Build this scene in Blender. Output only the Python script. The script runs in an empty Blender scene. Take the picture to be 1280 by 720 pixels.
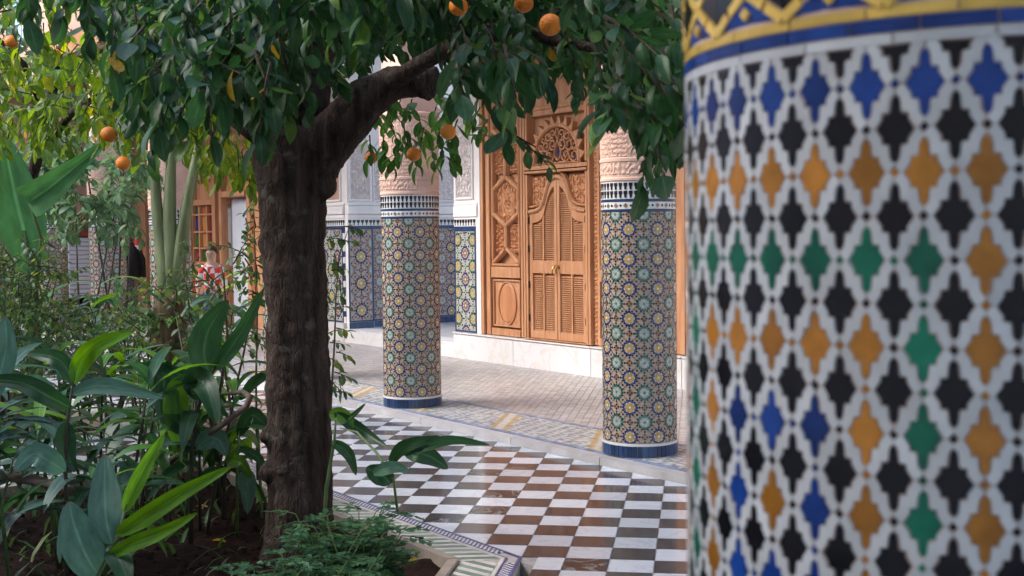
import bpy, math, random
import numpy as np
from mathutils import Vector, Matrix, noise
random.seed(7)
R_ = random.Random(11)
PI = math.pi
sc = bpy.context.scene
col = sc.collection

# ------------------------------------------------------------------ camera
# world: x runs along the arcade, y points from the courtyard into the arcade, z up; eye at 1.5 m
YAW, PITCH, ROLL, FPX = math.radians(54.0), .0463, -.0113, 1524.2
EYE = Vector((0, 0, 1.5))
FWD_H = Vector((-math.sin(YAW), math.cos(YAW), 0))
RIGHT = Vector((math.cos(YAW), math.sin(YAW), 0))
ZUP = Vector((0, 0, 1))
FWD = FWD_H * math.cos(PITCH) - ZUP * math.sin(PITCH)
UPV = FWD_H * math.sin(PITCH) + ZUP * math.cos(PITCH)
cr, sr = math.cos(ROLL), math.sin(ROLL)
CX = RIGHT * cr + UPV * sr
CY = UPV * cr - RIGHT * sr
cam_d = bpy.data.cameras.new('camera')
cam = bpy.data.objects.new('camera', cam_d)
col.objects.link(cam)
m = Matrix.Identity(4)
for i in range(3):
    m[i][0], m[i][1], m[i][2], m[i][3] = CX[i], CY[i], -FWD[i], EYE[i]
cam.matrix_world = m
cam_d.sensor_width = 36.0
cam_d.lens = FPX / 1280 * 36
cam_d.clip_end = 300
cam_d.clip_start = .02
cam_d.dof.use_dof = True
cam_d.dof.focus_distance = 8.5
cam_d.dof.aperture_fstop = 9.5
sc.camera = cam

# ------------------------------------------------------------------ sky, sun, exposure
SUN_EL, SUN_AZ = math.radians(40), math.radians(206)     # compass-like angle from +Y, clockwise
world = bpy.data.worlds.new('World')
sc.world = world
world.use_nodes = True
wn = world.node_tree.nodes
wl = world.node_tree.links
sky = wn.new('ShaderNodeTexSky')
sky.sky_type = 'NISHITA'
sky.sun_disc = False
sky.sun_elevation = SUN_EL
sky.sun_rotation = SUN_AZ
sky.dust_density = 2.0
wl.new(sky.outputs[0], wn['Background'].inputs[0])
wn['Background'].inputs[1].default_value = .15
sun_d = bpy.data.lights.new('sun', 'SUN')
sun_d.energy = 1.25
sun_d.angle = math.radians(45)
sun_d.color = (1, .985, .965)
sun = bpy.data.objects.new('sun', sun_d)
col.objects.link(sun)
sdir = Vector((math.sin(SUN_AZ) * math.cos(SUN_EL), math.cos(SUN_AZ) * math.cos(SUN_EL), math.sin(SUN_EL)))
sun.rotation_euler = sdir.to_track_quat('Z', 'Y').to_euler()
sun.location = sdir * 30
sc.view_settings.view_transform = 'Standard'
sc.view_settings.look = 'None'
sc.view_settings.exposure = 1.9
sc.view_settings.gamma = 1
sc.view_settings.use_curve_mapping = False
sc.cycles.max_bounces = 8
sc.cycles.diffuse_bounces = 4
sc.cycles.glossy_bounces = 3
sc.cycles.transmission_bounces = 4
sc.cycles.transparent_max_bounces = 4
sc.cycles.sample_clamp_indirect = 6


def ray(x, y):
    a, b = (x - 640) / FPX, (y - 360) / FPX
    return (FWD + CX * a - CY * b)


def at(x, y, Y):
    "point at horizontal distance Y ahead of the eye, seen in the photo at x, y"
    r = ray(x, y)
    return EYE + r * (Y / r.dot(FWD_H))


def pix(P):
    d = P - EYE
    w = d.dot(FWD)
    return 640 + FPX * d.dot(CX) / w, 360 - FPX * d.dot(CY) / w, d.dot(FWD_H)


# ------------------------------------------------------------------ materials
MATS = {}


def mat(name, c, rough=.6, var=0.0, vscale=6.0, bump=0.0, bscale=60.0, spec=.4, c2=None, objvar=0.0, coat=0.0,
        stretch=(1, 1, 1), metal=0.0, island=0.0, detail=4.0):
    if name in MATS:
        return MATS[name]
    M = bpy.data.materials.new(name)
    M.use_nodes = True
    N, L = M.node_tree.nodes, M.node_tree.links
    b = N['Principled BSDF']
    b.inputs['Roughness'].default_value = rough
    b.inputs['Specular IOR Level'].default_value = spec
    b.inputs['Metallic'].default_value = metal
    b.inputs['Coat Weight'].default_value = coat
    b.inputs['Coat Roughness'].default_value = .12
    b.inputs['Base Color'].default_value = (*c, 1)
    tc = N.new('ShaderNodeTexCoord')
    mp = N.new('ShaderNodeMapping')
    mp.inputs['Scale'].default_value = stretch
    oi = N.new('ShaderNodeObjectInfo')
    add = N.new('ShaderNodeVectorMath')
    add.operation = 'MULTIPLY_ADD'
    comb = N.new('ShaderNodeCombineXYZ')
    for k in range(3):
        L.new(oi.outputs['Random'], comb.inputs[k])
    add.inputs[1].default_value = (37, 21, 53)
    L.new(comb.outputs[0], add.inputs[0])
    L.new(tc.outputs['Object'], add.inputs[2])
    L.new(add.outputs[0], mp.inputs[0])
    last = None
    if var or c2:
        nz = N.new('ShaderNodeTexNoise')
        nz.inputs['Scale'].default_value = vscale
        nz.inputs['Detail'].default_value = detail
        L.new(mp.outputs[0], nz.inputs['Vector'])
        ramp = N.new('ShaderNodeValToRGB')
        ramp.color_ramp.elements[0].position = .32
        ramp.color_ramp.elements[1].position = .68
        if c2:
            ca, cb = c, c2
        else:
            ca, cb = [x * (1 - var) for x in c], [min(1, x * (1 + var)) for x in c]
        ramp.color_ramp.elements[0].color = (*ca, 1)
        ramp.color_ramp.elements[1].color = (*cb, 1)
        L.new(nz.outputs['Fac'], ramp.inputs[0])
        last = ramp.outputs[0]
    if objvar or island:
        src = oi.outputs['Random']
        if island:
            g = N.new('ShaderNodeNewGeometry')
            src = g.outputs['Random Per Island']
        hs = N.new('ShaderNodeHueSaturation')
        mr = N.new('ShaderNodeMapRange')
        v = island or objvar
        mr.inputs['To Min'].default_value = 1 - v
        mr.inputs['To Max'].default_value = 1 + v
        L.new(src, mr.inputs[0])
        L.new(mr.outputs[0], hs.inputs['Value'])
        if last:
            L.new(last, hs.inputs['Color'])
        else:
            hs.inputs['Color'].default_value = (*c, 1)
        last = hs.outputs[0]
    if last:
        L.new(last, b.inputs['Base Color'])
    if bump:
        nb = N.new('ShaderNodeTexNoise')
        nb.inputs['Scale'].default_value = bscale
        nb.inputs['Detail'].default_value = 6
        L.new(mp.outputs[0], nb.inputs['Vector'])
        bp = N.new('ShaderNodeBump')
        bp.inputs['Strength'].default_value = bump
        bp.inputs['Distance'].default_value = .01
        L.new(nb.outputs['Fac'], bp.inputs['Height'])
        L.new(bp.outputs[0], b.inputs['Normal'])
    MATS[name] = M
    return M


def marble(name, base, vein, vs=7.0, amt=.5, rough=.10):
    M = bpy.data.materials.new(name)
    M.use_nodes = True
    N, L = M.node_tree.nodes, M.node_tree.links
    b = N['Principled BSDF']
    b.inputs['Roughness'].default_value = rough
    b.inputs['Specular IOR Level'].default_value = .5
    tc = N.new('ShaderNodeTexCoord')
    oi = N.new('ShaderNodeObjectInfo')
    comb = N.new('ShaderNodeCombineXYZ')
    for k in range(3):
        L.new(oi.outputs['Random'], comb.inputs[k])
    add = N.new('ShaderNodeVectorMath')
    add.operation = 'MULTIPLY_ADD'
    add.inputs[1].default_value = (91, 57, 13)
    L.new(comb.outputs[0], add.inputs[0])
    L.new(tc.outputs['Object'], add.inputs[2])
    nz = N.new('ShaderNodeTexNoise')
    nz.inputs['Scale'].default_value = vs
    nz.inputs['Detail'].default_value = 7
    nz.inputs['Distortion'].default_value = 1.6
    L.new(add.outputs[0], nz.inputs['Vector'])
    ramp = N.new('ShaderNodeValToRGB')
    e = ramp.color_ramp.elements
    e[0].position, e[0].color = .0, (*base, 1)
    e[1].position, e[1].color = 1., (*base, 1)
    for p, c in ((.46, base), (.5, [base[i] * (1 - amt) + vein[i] * amt for i in range(3)]), (.535, base)):
        x = e.new(p)
        x.color = (*c, 1)
    L.new(nz.outputs['Fac'], ramp.inputs[0])
    hs = N.new('ShaderNodeHueSaturation')
    mr = N.new('ShaderNodeMapRange')
    mr.inputs['To Min'].default_value = .82
    mr.inputs['To Max'].default_value = 1.12
    L.new(oi.outputs['Random'], mr.inputs[0])
    L.new(mr.outputs[0], hs.inputs['Value'])
    L.new(ramp.outputs[0], hs.inputs['Color'])
    L.new(hs.outputs[0], b.inputs['Base Color'])
    n2 = N.new('ShaderNodeTexNoise')
    n2.inputs['Scale'].default_value = 2.5
    n2.inputs['Detail'].default_value = 5
    L.new(add.outputs[0], n2.inputs['Vector'])
    m2 = N.new('ShaderNodeMapRange')
    m2.inputs['To Min'].default_value = rough * .6
    m2.inputs['To Max'].default_value = rough * 1.8
    L.new(n2.outputs['Fac'], m2.inputs[0])
    L.new(m2.outputs[0], b.inputs['Roughness'])
    MATS[name] = M
    return M


def leafmat(name, c, young, trans=.35, vein=.0, stripes=0.0, rough=.42, spread=.3):
    M = bpy.data.materials.new(name)
    M.use_nodes = True
    N, L = M.node_tree.nodes, M.node_tree.links
    b = N['Principled BSDF']
    out = N['Material Output']
    b.inputs['Roughness'].default_value = rough
    b.inputs['Specular IOR Level'].default_value = .3
    oi = N.new('ShaderNodeObjectInfo')
    g = N.new('ShaderNodeNewGeometry')
    a = N.new('ShaderNodeMath')
    a.operation = 'ADD'
    L.new(oi.outputs['Random'], a.inputs[0])
    L.new(g.outputs['Random Per Island'], a.inputs[1])
    f = N.new('ShaderNodeMath')
    f.operation = 'FRACT'
    L.new(a.outputs[0], f.inputs[0])
    ramp = N.new('ShaderNodeValToRGB')
    e = ramp.color_ramp.elements
    e[0].position, e[0].color = 0, (*[x * (1 - spread) for x in c], 1)
    e[1].position, e[1].color = .985, (*young, 1)
    x = e.new(.86)
    x.color = (*[min(1, x * (1 + spread)) for x in c], 1)
    L.new(f.outputs[0], ramp.inputs[0])
    last = ramp.outputs[0]
    uv = N.new('ShaderNodeUVMap')
    sep = N.new('ShaderNodeSeparateXYZ')
    L.new(uv.outputs[0], sep.inputs[0])
    if vein:
        # paler midrib and fine side veins
        ab = N.new('ShaderNodeMath')
        ab.operation = 'SUBTRACT'
        L.new(sep.outputs[0], ab.inputs[0])
        ab.inputs[1].default_value = .5
        ab2 = N.new('ShaderNodeMath')
        ab2.operation = 'ABSOLUTE'
        L.new(ab.outputs[0], ab2.inputs[0])
        lt = N.new('ShaderNodeMapRange')
        lt.inputs['From Min'].default_value = .02
        lt.inputs['From Max'].default_value = .05
        lt.inputs['To Min'].default_value = vein
        lt.inputs['To Max'].default_value = 0
        L.new(ab2.outputs[0], lt.inputs[0])
        fac = lt.outputs[0]
        if stripes:
            w = N.new('ShaderNodeMath')
            w.operation = 'MULTIPLY_ADD'
            L.new(ab2.outputs[0], w.inputs[0])
            w.inputs[1].default_value = -.35
            L.new(sep.outputs[1], w.inputs[2])
            w2 = N.new('ShaderNodeMath')
            w2.operation = 'MULTIPLY'
            L.new(w.outputs[0], w2.inputs[0])
            w2.inputs[1].default_value = stripes
            s = N.new('ShaderNodeMath')
            s.operation = 'SINE'
            L.new(w2.outputs[0], s.inputs[0])
            mr = N.new('ShaderNodeMapRange')
            mr.inputs['From Min'].default_value = .2
            mr.inputs['To Max'].default_value = vein * .14
            L.new(s.outputs[0], mr.inputs[0])
            mx = N.new('ShaderNodeMath')
            mx.operation = 'MAXIMUM'
            L.new(fac, mx.inputs[0])
            L.new(mr.outputs[0], mx.inputs[1])
            fac = mx.outputs[0]
        mixc = N.new('ShaderNodeMix')
        mixc.data_type = 'RGBA'
        L.new(fac, mixc.inputs[0])
        L.new(last, mixc.inputs[6])
        mixc.inputs[7].default_value = (*[min(1, x * 2.2 + .03) for x in c], 1)
        last = mixc.outputs[2]
    # blotches, dust and dry brown tips
    nz = N.new('ShaderNodeTexNoise')
    nz.inputs['Scale'].default_value = 5
    nz.inputs['Detail'].default_value = 5
    nz.noise_dimensions = '4D'
    wv = N.new('ShaderNodeMath')
    wv.operation = 'MULTIPLY'
    wv.inputs[1].default_value = 50
    L.new(f.outputs[0], wv.inputs[0])
    L.new(wv.outputs[0], nz.inputs['W'])
    L.new(uv.outputs[0], nz.inputs['Vector'])
    vm = N.new('ShaderNodeMapRange')
    vm.inputs['From Min'].default_value = .3
    vm.inputs['From Max'].default_value = .7
    vm.inputs['To Min'].default_value = .72
    vm.inputs['To Max'].default_value = 1.3
    L.new(nz.outputs['Fac'], vm.inputs[0])
    hv = N.new('ShaderNodeHueSaturation')
    L.new(vm.outputs[0], hv.inputs['Value'])
    L.new(last, hv.inputs['Color'])
    tp = N.new('ShaderNodeMath')
    tp.operation = 'MULTIPLY_ADD'
    tp.inputs[1].default_value = .30
    L.new(nz.outputs['Fac'], tp.inputs[0])
    L.new(sep.outputs[1], tp.inputs[2])
    tm = N.new('ShaderNodeMapRange')
    tm.inputs['From Min'].default_value = 1.10
    tm.inputs['From Max'].default_value = 1.16
    tm.inputs['To Max'].default_value = .8
    L.new(tp.outputs[0], tm.inputs[0])
    mt = N.new('ShaderNodeMix')
    mt.data_type = 'RGBA'
    L.new(tm.outputs[0], mt.inputs[0])
    L.new(hv.outputs[0], mt.inputs[6])
    mt.inputs[7].default_value = (.14, .085, .03, 1)
    last = mt.outputs[2]
    L.new(last, b.inputs['Base Color'])
    bn_ = N.new('ShaderNodeBump')
    bn_.inputs['Strength'].default_value = .35
    bn_.inputs['Distance'].default_value = .004
    L.new(nz.outputs['Fac'], bn_.inputs['Height'])
    L.new(bn_.outputs[0], b.inputs['Normal'])
    tr = N.new('ShaderNodeBsdfTranslucent')
    hs = N.new('ShaderNodeHueSaturation')
    hs.inputs['Hue'].default_value = .47
    hs.inputs['Saturation'].default_value = 1.15
    hs.inputs['Value'].default_value = 2.2
    L.new(last, hs.inputs['Color'])
    L.new(hs.outputs[0], tr.inputs['Color'])
    mix = N.new('ShaderNodeMixShader')
    mix.inputs[0].default_value = trans
    L.new(b.outputs[0], mix.inputs[1])
    L.new(tr.outputs[0], mix.inputs[2])
    L.new(mix.outputs[0], out.inputs['Surface'])
    MATS[name] = M
    return M


# ------------------------------------------------------------------ mesh builder and scene tree
ORIG = {}


class MB:
    def __init__(s):
        s.v, s.f, s.mi, s.uv = [], [], [], {}

    def poly(s, pts, mi=0):
        k = len(s.v)
        s.v.extend(tuple(p) for p in pts)
        s.f.append(tuple(range(k, k + len(pts))))
        s.mi.append(mi)

    def add(s, verts, faces, mi=0, uvs=None):
        k = len(s.v)
        s.v.extend(tuple(p) for p in verts)
        for i, f in enumerate(faces):
            if uvs:
                s.uv[len(s.f)] = [uvs[j] for j in f]
            s.f.append(tuple(k + j for j in f))
            s.mi.append(mi)

    def box(s, a, b, mi=0, mp=None):
        x0, y0, z0 = [min(a[i], b[i]) for i in range(3)]
        x1, y1, z1 = [max(a[i], b[i]) for i in range(3)]
        v = [(x0, y0, z0), (x1, y0, z0), (x1, y1, z0), (x0, y1, z0), (x0, y0, z1), (x1, y0, z1), (x1, y1, z1), (x0, y1, z1)]
        if mp:
            v = [mp(*p) for p in v]
        s.add(v, [(3, 2, 1, 0), (4, 5, 6, 7), (0, 1, 5, 4), (1, 2, 6, 5), (2, 3, 7, 6), (3, 0, 4, 7)], mi)
        return s

    def prism(s, poly, h0, h1, mp, mi=0, inset=0.0, cap=False):
        "poly in (u, v), mapped by mp(u, v, h): top face at h1, sides down to h0"
        n = len(poly)
        top = poly
        if inset:
            top = inset_poly(poly, inset)
        k = len(s.v)
        s.v.extend(mp(u, v, h0) for u, v in poly)
        s.v.extend(mp(u, v, h1) for u, v in top)
        s.f.append(tuple(range(k + n, k + 2 * n)))
        s.mi.append(mi)
        for i in range(n):
            j = (i + 1) % n
            s.f.append((k + i, k + j, k + n + j, k + n + i))
            s.mi.append(mi)
        if cap:
            s.f.append(tuple(range(k + n - 1, k - 1, -1)))
            s.mi.append(mi)
        return s

    def tube(s, pts, rad, n=8, mi=0, cap=True, wob=0.0):
        pts = [Vector(p) for p in pts]
        if not hasattr(rad, '__len__'):
            rad = [rad] * len(pts)
        k = len(s.v)
        ref = None
        for i, p in enumerate(pts):
            d = (pts[min(i + 1, len(pts) - 1)] - pts[max(i - 1, 0)]).normalized()
            if ref is None:
                ref = d.orthogonal().normalized()
            ref = (ref - d * ref.dot(d)).normalized()
            b = d.cross(ref)
            for j in range(n):
                a = 2 * PI * j / n
                r = rad[i] * (1 + (wob * noise.noise(p * 7 + Vector((math.cos(a), math.sin(a), 0))) if wob else 0))
                s.v.append(tuple(p + ref * (math.cos(a) * r) + b * (math.sin(a) * r)))
        for i in range(len(pts) - 1):
            for j in range(n):
                j2 = (j + 1) % n
                s.f.append((k + i * n + j, k + i * n + j2, k + (i + 1) * n + j2, k + (i + 1) * n + j))
                s.mi.append(mi)
        if cap:
            s.f.append(tuple(k + j for j in range(n - 1, -1, -1)))
            s.mi.append(mi)
            e = k + (len(pts) - 1) * n
            s.f.append(tuple(e + j for j in range(n)))
            s.mi.append(mi)
        return s

    def lathe(s, c, prof, n=48, mi=0):
        k = len(s.v)
        for r, z in prof:
            for j in range(n):
                a = 2 * PI * j / n
                s.v.append((c[0] + r * math.cos(a), c[1] + r * math.sin(a), c[2] + z))
        for i in range(len(prof) - 1):
            for j in range(n):
                j2 = (j + 1) % n
                s.f.append((k + i * n + j, k + i * n + j2, k + (i + 1) * n + j2, k + (i + 1) * n + j))
                s.mi.append(mi)
        return s

    def relief(s, u0, u1, v0, v1, nu, nv, fn, amp, mp, mi=0, h0=0.0):
        k = len(s.v)
        for j in range(nv + 1):
            for i in range(nu + 1):
                u, v = i / nu, j / nv
                h = h0 + (0 if i in (0, nu) or j in (0, nv) else amp * fn(u, v))
                s.v.append(mp(u0 + (u1 - u0) * u, v0 + (v1 - v0) * v, h))
        w = nu + 1
        for j in range(nv):
            for i in range(nu):
                a = k + j * w + i
                s.f.append((a, a + 1, a + w + 1, a + w))
                s.mi.append(mi)
        return s

    def bar(s, pts, w, h0, h1, mp, mi=0, closed=False):
        "flat moulding of width w following pts in (u, v), with a raised bevelled section"
        P = [Vector((p[0], p[1])) for p in pts]
        n = len(P)
        k = len(s.v)
        for i in range(n):
            if closed:
                a, b = P[i - 1], P[(i + 1) % n]
            else:
                a, b = P[max(i - 1, 0)], P[min(i + 1, n - 1)]
            d1 = (P[i] - a).normalized() if (P[i] - a).length > 1e-9 else (b - P[i]).normalized()
            d2 = (b - P[i]).normalized() if (b - P[i]).length > 1e-9 else d1
            n1, n2 = Vector((-d1.y, d1.x)), Vector((-d2.y, d2.x))
            nn = (n1 + n2)
            nn = nn.normalized() if nn.length > 1e-6 else n1
            sc_ = min(2.0, 1 / max(.3, nn.dot(n1)))
            nn = nn * (w / 2 * sc_)
            for o, h in ((-1, h0), (-.8, h1 * .8 + h0 * .2), (-.35, h1), (.35, h1), (.8, h1 * .8 + h0 * .2), (1, h0)):
                q = P[i] + nn * o
                s.v.append(mp(q.x, q.y, h))
        m_ = n if closed else n - 1
        for i in range(m_):
            a, b = k + i * 6, k + ((i + 1) % n) * 6
            for j in range(5):
                s.f.append((a + j, b + j, b + j + 1, a + j + 1))
                s.mi.append(mi)
        return s

    def build(s, name, mats, parent=None, kind=None, smooth=False, local=False):
        me = bpy.data.meshes.new(name)
        v = s.v
        if parent is not None and not local:
            o = ORIG.get(parent.name, Vector((0, 0, 0)))
            v = [(p[0] - o[0], p[1] - o[1], p[2] - o[2]) for p in v]
        me.from_pydata(v, [], s.f)
        if not isinstance(mats, (list, tuple)):
            mats = [mats]
        for M in mats:
            me.materials.append(M)
        if len(mats) > 1:
            me.polygons.foreach_set('material_index', s.mi)
        if smooth:
            me.polygons.foreach_set('use_smooth', [True] * len(s.f))
        if s.uv:
            ul = me.uv_layers.new(name='UVMap')
            for fi, uvs in s.uv.items():
                ls = me.polygons[fi].loop_start
                for q, c in enumerate(uvs):
                    ul.data[ls + q].uv = c
        me.update()
        o = bpy.data.objects.new(name, me)
        col.objects.link(o)
        if parent is not None:
            o.parent = parent
            if parent.name in ORIG:
                ORIG[o.name] = ORIG[parent.name]
        if kind:
            o['kind'] = kind
        return o


def thing(name, label, cat, loc=(0, 0, 0), group=None, kind=None):
    o = bpy.data.objects.new(name, None)
    o.empty_display_size = .2
    col.objects.link(o)
    o.location = loc
    ORIG[o.name] = Vector(loc)
    if kind:
        o['kind'] = kind
    else:
        o['label'] = label
        o['category'] = cat
    if group:
        o['group'] = group
    return o


def copy_to(src, parent, matrix=None):
    o = src.copy()
    col.objects.link(o)
    o.parent = parent
    if matrix is not None:
        o.matrix_basis = matrix
    return o


def meshobj(name, me, parent, M):
    o = bpy.data.objects.new(name, me)
    col.objects.link(o)
    o.parent = parent
    o.matrix_basis = M
    return o


def copy_tree(o, parent=None):
    c = o.copy()
    col.objects.link(c)
    if parent is not None:
        c.parent = parent
    for ch in list(o.children):
        copy_tree(ch, c)
    return c


def inset_poly(P, d):
    n = len(P)
    A = sum(P[i][0] * P[(i + 1) % n][1] - P[(i + 1) % n][0] * P[i][1] for i in range(n))
    sg = 1 if A > 0 else -1
    out = []
    for i in range(n):
        a, b, c = Vector(P[i - 1]), Vector(P[i]), Vector(P[(i + 1) % n])
        d1, d2 = (b - a), (c - b)
        if d1.length < 1e-9 or d2.length < 1e-9:
            out.append(tuple(b))
            continue
        d1.normalize()
        d2.normalize()
        n1, n2 = Vector((-d1.y, d1.x)) * sg, Vector((-d2.y, d2.x)) * sg
        nn = n1 + n2
        if nn.length < 1e-6:
            nn = n1
        nn.normalize()
        q = b + nn * (d / max(.45, nn.dot(n1)))
        out.append((q.x, q.y))
    return out


def clip(poly, nx, ny, c):
    "keep nx*x + ny*y <= c"
    out = []
    for i in range(len(poly)):
        a, b = poly[i], poly[(i + 1) % len(poly)]
        da, db = nx * a[0] + ny * a[1] - c, nx * b[0] + ny * b[1] - c
        if da <= 0:
            out.append(a)
        if da * db < 0:
            t = da / (da - db)
            out.append((a[0] + (b[0] - a[0]) * t, a[1] + (b[1] - a[1]) * t))
    return out


# ------------------------------------------------------------------ materials used
white_marble = marble('white_marble', (.64, .67, .72), (.42, .43, .5), 5, .45)
dark_marble = marble('brown_marble', (.060, .047, .047), (.4, .38, .38), 3.5, .12, .12)
black_marble = marble('black_marble', (.03, .031, .034), (.5, .5, .5), 3.5, .45, .12)
plinth_marble = marble('plinth_marble', (.68, .66, .65), (.55, .45, .34), 1.6, .35, .4)
grout = mat('grout', (.36, .33, .31), .85, .15, 30)
soil_m = mat('soil', (.016, .008, .006), .95, .5, 14, .9, 55, .1, objvar=0)
wood = mat('cedar_wood', (.42, .180, .078), .5, .0, 7, .4, 50, .35, c2=(.57, .295, .155), stretch=(3, 3, .35))
wood_d = mat('cedar_wood_carved', (.44, .19, .082), .55, .0, 9, .3, 60, .3, c2=(.56, .27, .125))
wood_r = mat('cedar_wood_panel', (.42, .165, .07), .45, .0, 4, .2, 40, .35, c2=(.56, .25, .115), stretch=(6, 6, .3))
plaster = mat('white_plaster', (.78, .73, .70), .8, .08, 3, .3, 50)
plaster_c = mat('carved_plaster', (.70, .63, .60), .85, .12, 18, .3, 90)
pink = mat('pink_plaster', (.62, .40, .31), .85, .12, 4, .35, 60)
pink_w = mat('pink_wall', (.56, .34, .26), .9, .15, 2, .3, 30)
bark = mat('bark', (.020, .014, .011), .92, .0, 9, 1.0, 60, .1, c2=(.075, .054, .043), stretch=(2.4, 2.4, .30), detail=12)
def crack(M):
    "long fissures and pale lichen patches on the bark"
    N, L = M.node_tree.nodes, M.node_tree.links
    b = N['Principled BSDF']
    tc = N.new('ShaderNodeTexCoord')
    mp = N.new('ShaderNodeMapping')
    mp.inputs['Scale'].default_value = (1, 1, .22)
    wz = N.new('ShaderNodeTexNoise')
    wz.inputs['Scale'].default_value = 9
    wa = N.new('ShaderNodeVectorMath')
    wa.operation = 'MULTIPLY_ADD'
    wa.inputs[1].default_value = (.06, .06, .06)
    L.new(tc.outputs['Object'], wz.inputs['Vector'])
    L.new(wz.outputs['Color'], wa.inputs[0])
    L.new(tc.outputs['Object'], wa.inputs[2])
    L.new(wa.outputs[0], mp.inputs[0])
    vo = N.new('ShaderNodeTexVoronoi')
    vo.feature = 'DISTANCE_TO_EDGE'
    vo.inputs['Scale'].default_value = 42
    L.new(mp.outputs[0], vo.inputs['Vector'])
    mr = N.new('ShaderNodeMapRange')
    mr.inputs['From Max'].default_value = .12
    L.new(vo.outputs['Distance'], mr.inputs[0])
    b2 = N.new('ShaderNodeBump')
    b2.inputs['Strength'].default_value = .8
    b2.inputs['Distance'].default_value = .006
    L.new(mr.outputs[0], b2.inputs['Height'])
    old = b.inputs['Normal'].links[0].from_socket
    L.new(old, b2.inputs['Normal'])
    L.new(b2.outputs[0], b.inputs['Normal'])
    ln = N.new('ShaderNodeTexNoise')
    ln.inputs['Scale'].default_value = 11
    ln.inputs['Detail'].default_value = 8
    L.new(tc.outputs['Object'], ln.inputs['Vector'])
    lr = N.new('ShaderNodeMapRange')
    lr.inputs['From Min'].default_value = .60
    lr.inputs['From Max'].default_value = .72
    lr.inputs['To Max'].default_value = .55
    L.new(ln.outputs['Fac'], lr.inputs[0])
    mx = N.new('ShaderNodeMix')
    mx.data_type = 'RGBA'
    src = b.inputs['Base Color'].links[0].from_socket
    L.new(lr.outputs[0], mx.inputs[0])
    L.new(src, mx.inputs[6])
    mx.inputs[7].default_value = (.13, .125, .10, 1)
    L.new(mx.outputs[2], b.inputs['Base Color'])


crack(bark)
twig_m = mat('twig', (.05, .035, .02), .8, .3, 20)
orange_m = mat('orange_peel', (.78, .19, .012), .45, .0, 5, .5, 130, .35, c2=(.62, .22, .02), objvar=.22)
stone = mat('pale_stone', (.30, .25, .205), .6, .12, 12, .3, 90)
dark_ceiling = mat('cedar_ceiling', (.42, .27, .17), .7, .2, 6)
T_YEL = mat('tile_yellow', (.50, .33, .10), .25, island=.18, spec=.5)
T_NAVY = mat('tile_navy', (.018, .04, .20), .25, island=.3, spec=.5)
T_TEAL = mat('tile_teal', (.012, .15, .12), .25, island=.3, spec=.5)
T_PALE = mat('tile_pale_green', (.36, .47, .42), .25, island=.15, spec=.5)
T_BLK = mat('tile_black', (.015, .015, .02), .25, island=.3, spec=.5)
T_TAN = mat('tile_tan', (.27, .15, .09), .3, island=.28, spec=.5)
T_WHT = mat('tile_white', (.70, .68, .66), .3, island=.08, spec=.5)
T_GRT = mat('tile_grout', (.40, .33, .27), .8, .1, 40)
T_BLUE = mat('tile_cobalt', (.022, .050, .125), .25, .2, 12, spec=.5, objvar=.3)
MOS = [T_GRT, T_YEL, T_NAVY, T_TEAL, T_PALE, T_BLK, T_TAN, T_WHT]

# ------------------------------------------------------------------ ground and floors
g = MB()
g.poly([(-60, -60, -.20), (60, -60, -.20), (60, 60, -.20), (-60, 60, -.20)])
g.build('ground', soil_m, kind='structure')

# planting beds: first bed (the tree stands in it), second bed past the cross path
BED1 = [(-7.62, 3.02), (-4.585, 3.02), (-1.4, -.165), (-1.4, -3.0), (-7.62, -3.0)]
BED2 = [(-21.3, 3.3), (-9.3, 3.3), (-9.3, -6.0), (-21.3, -6.0)]


def soil_patch(P, seed):
    xs, ys = [p[0] for p in P], [p[1] for p in P]
    s = MB()
    st = .07 if seed == 1 else .25
    nx, ny = int((max(xs) - min(xs)) / st) + 1, int((max(ys) - min(ys)) / st) + 1
    idx = {}
    for j in range(ny + 1):
        for i in range(nx + 1):
            x, y = min(xs) + i * (max(xs) - min(xs)) / nx, min(ys) + j * (max(ys) - min(ys)) / ny
            h = -.045 + .035 * noise.noise(Vector((x * 1.3, y * 1.3, seed))) + .035 * noise.noise(Vector((x * 6, y * 6, seed))) \
                + .03 * noise.noise(Vector((x * 15, y * 15, 3)))
            idx[i, j] = len(s.v)
            s.v.append((x, y, h))
    for j in range(ny):
        for i in range(nx):
            q = [idx[i, j], idx[i + 1, j], idx[i + 1, j + 1], idx[i, j + 1]]
            if seed == 1:
                cxm, cym = s.v[q[0]][0], s.v[q[0]][1]
                if cxm + cym > -1.50:
                    continue
            s.f.append(tuple(q))
            s.mi.append(0)
    return s


soil_patch(BED1, 1).build('garden_soil', soil_m, kind='structure', smooth=True)
soil_patch(BED2, 2).build('garden_soil', soil_m, kind='structure', smooth=True)

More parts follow.
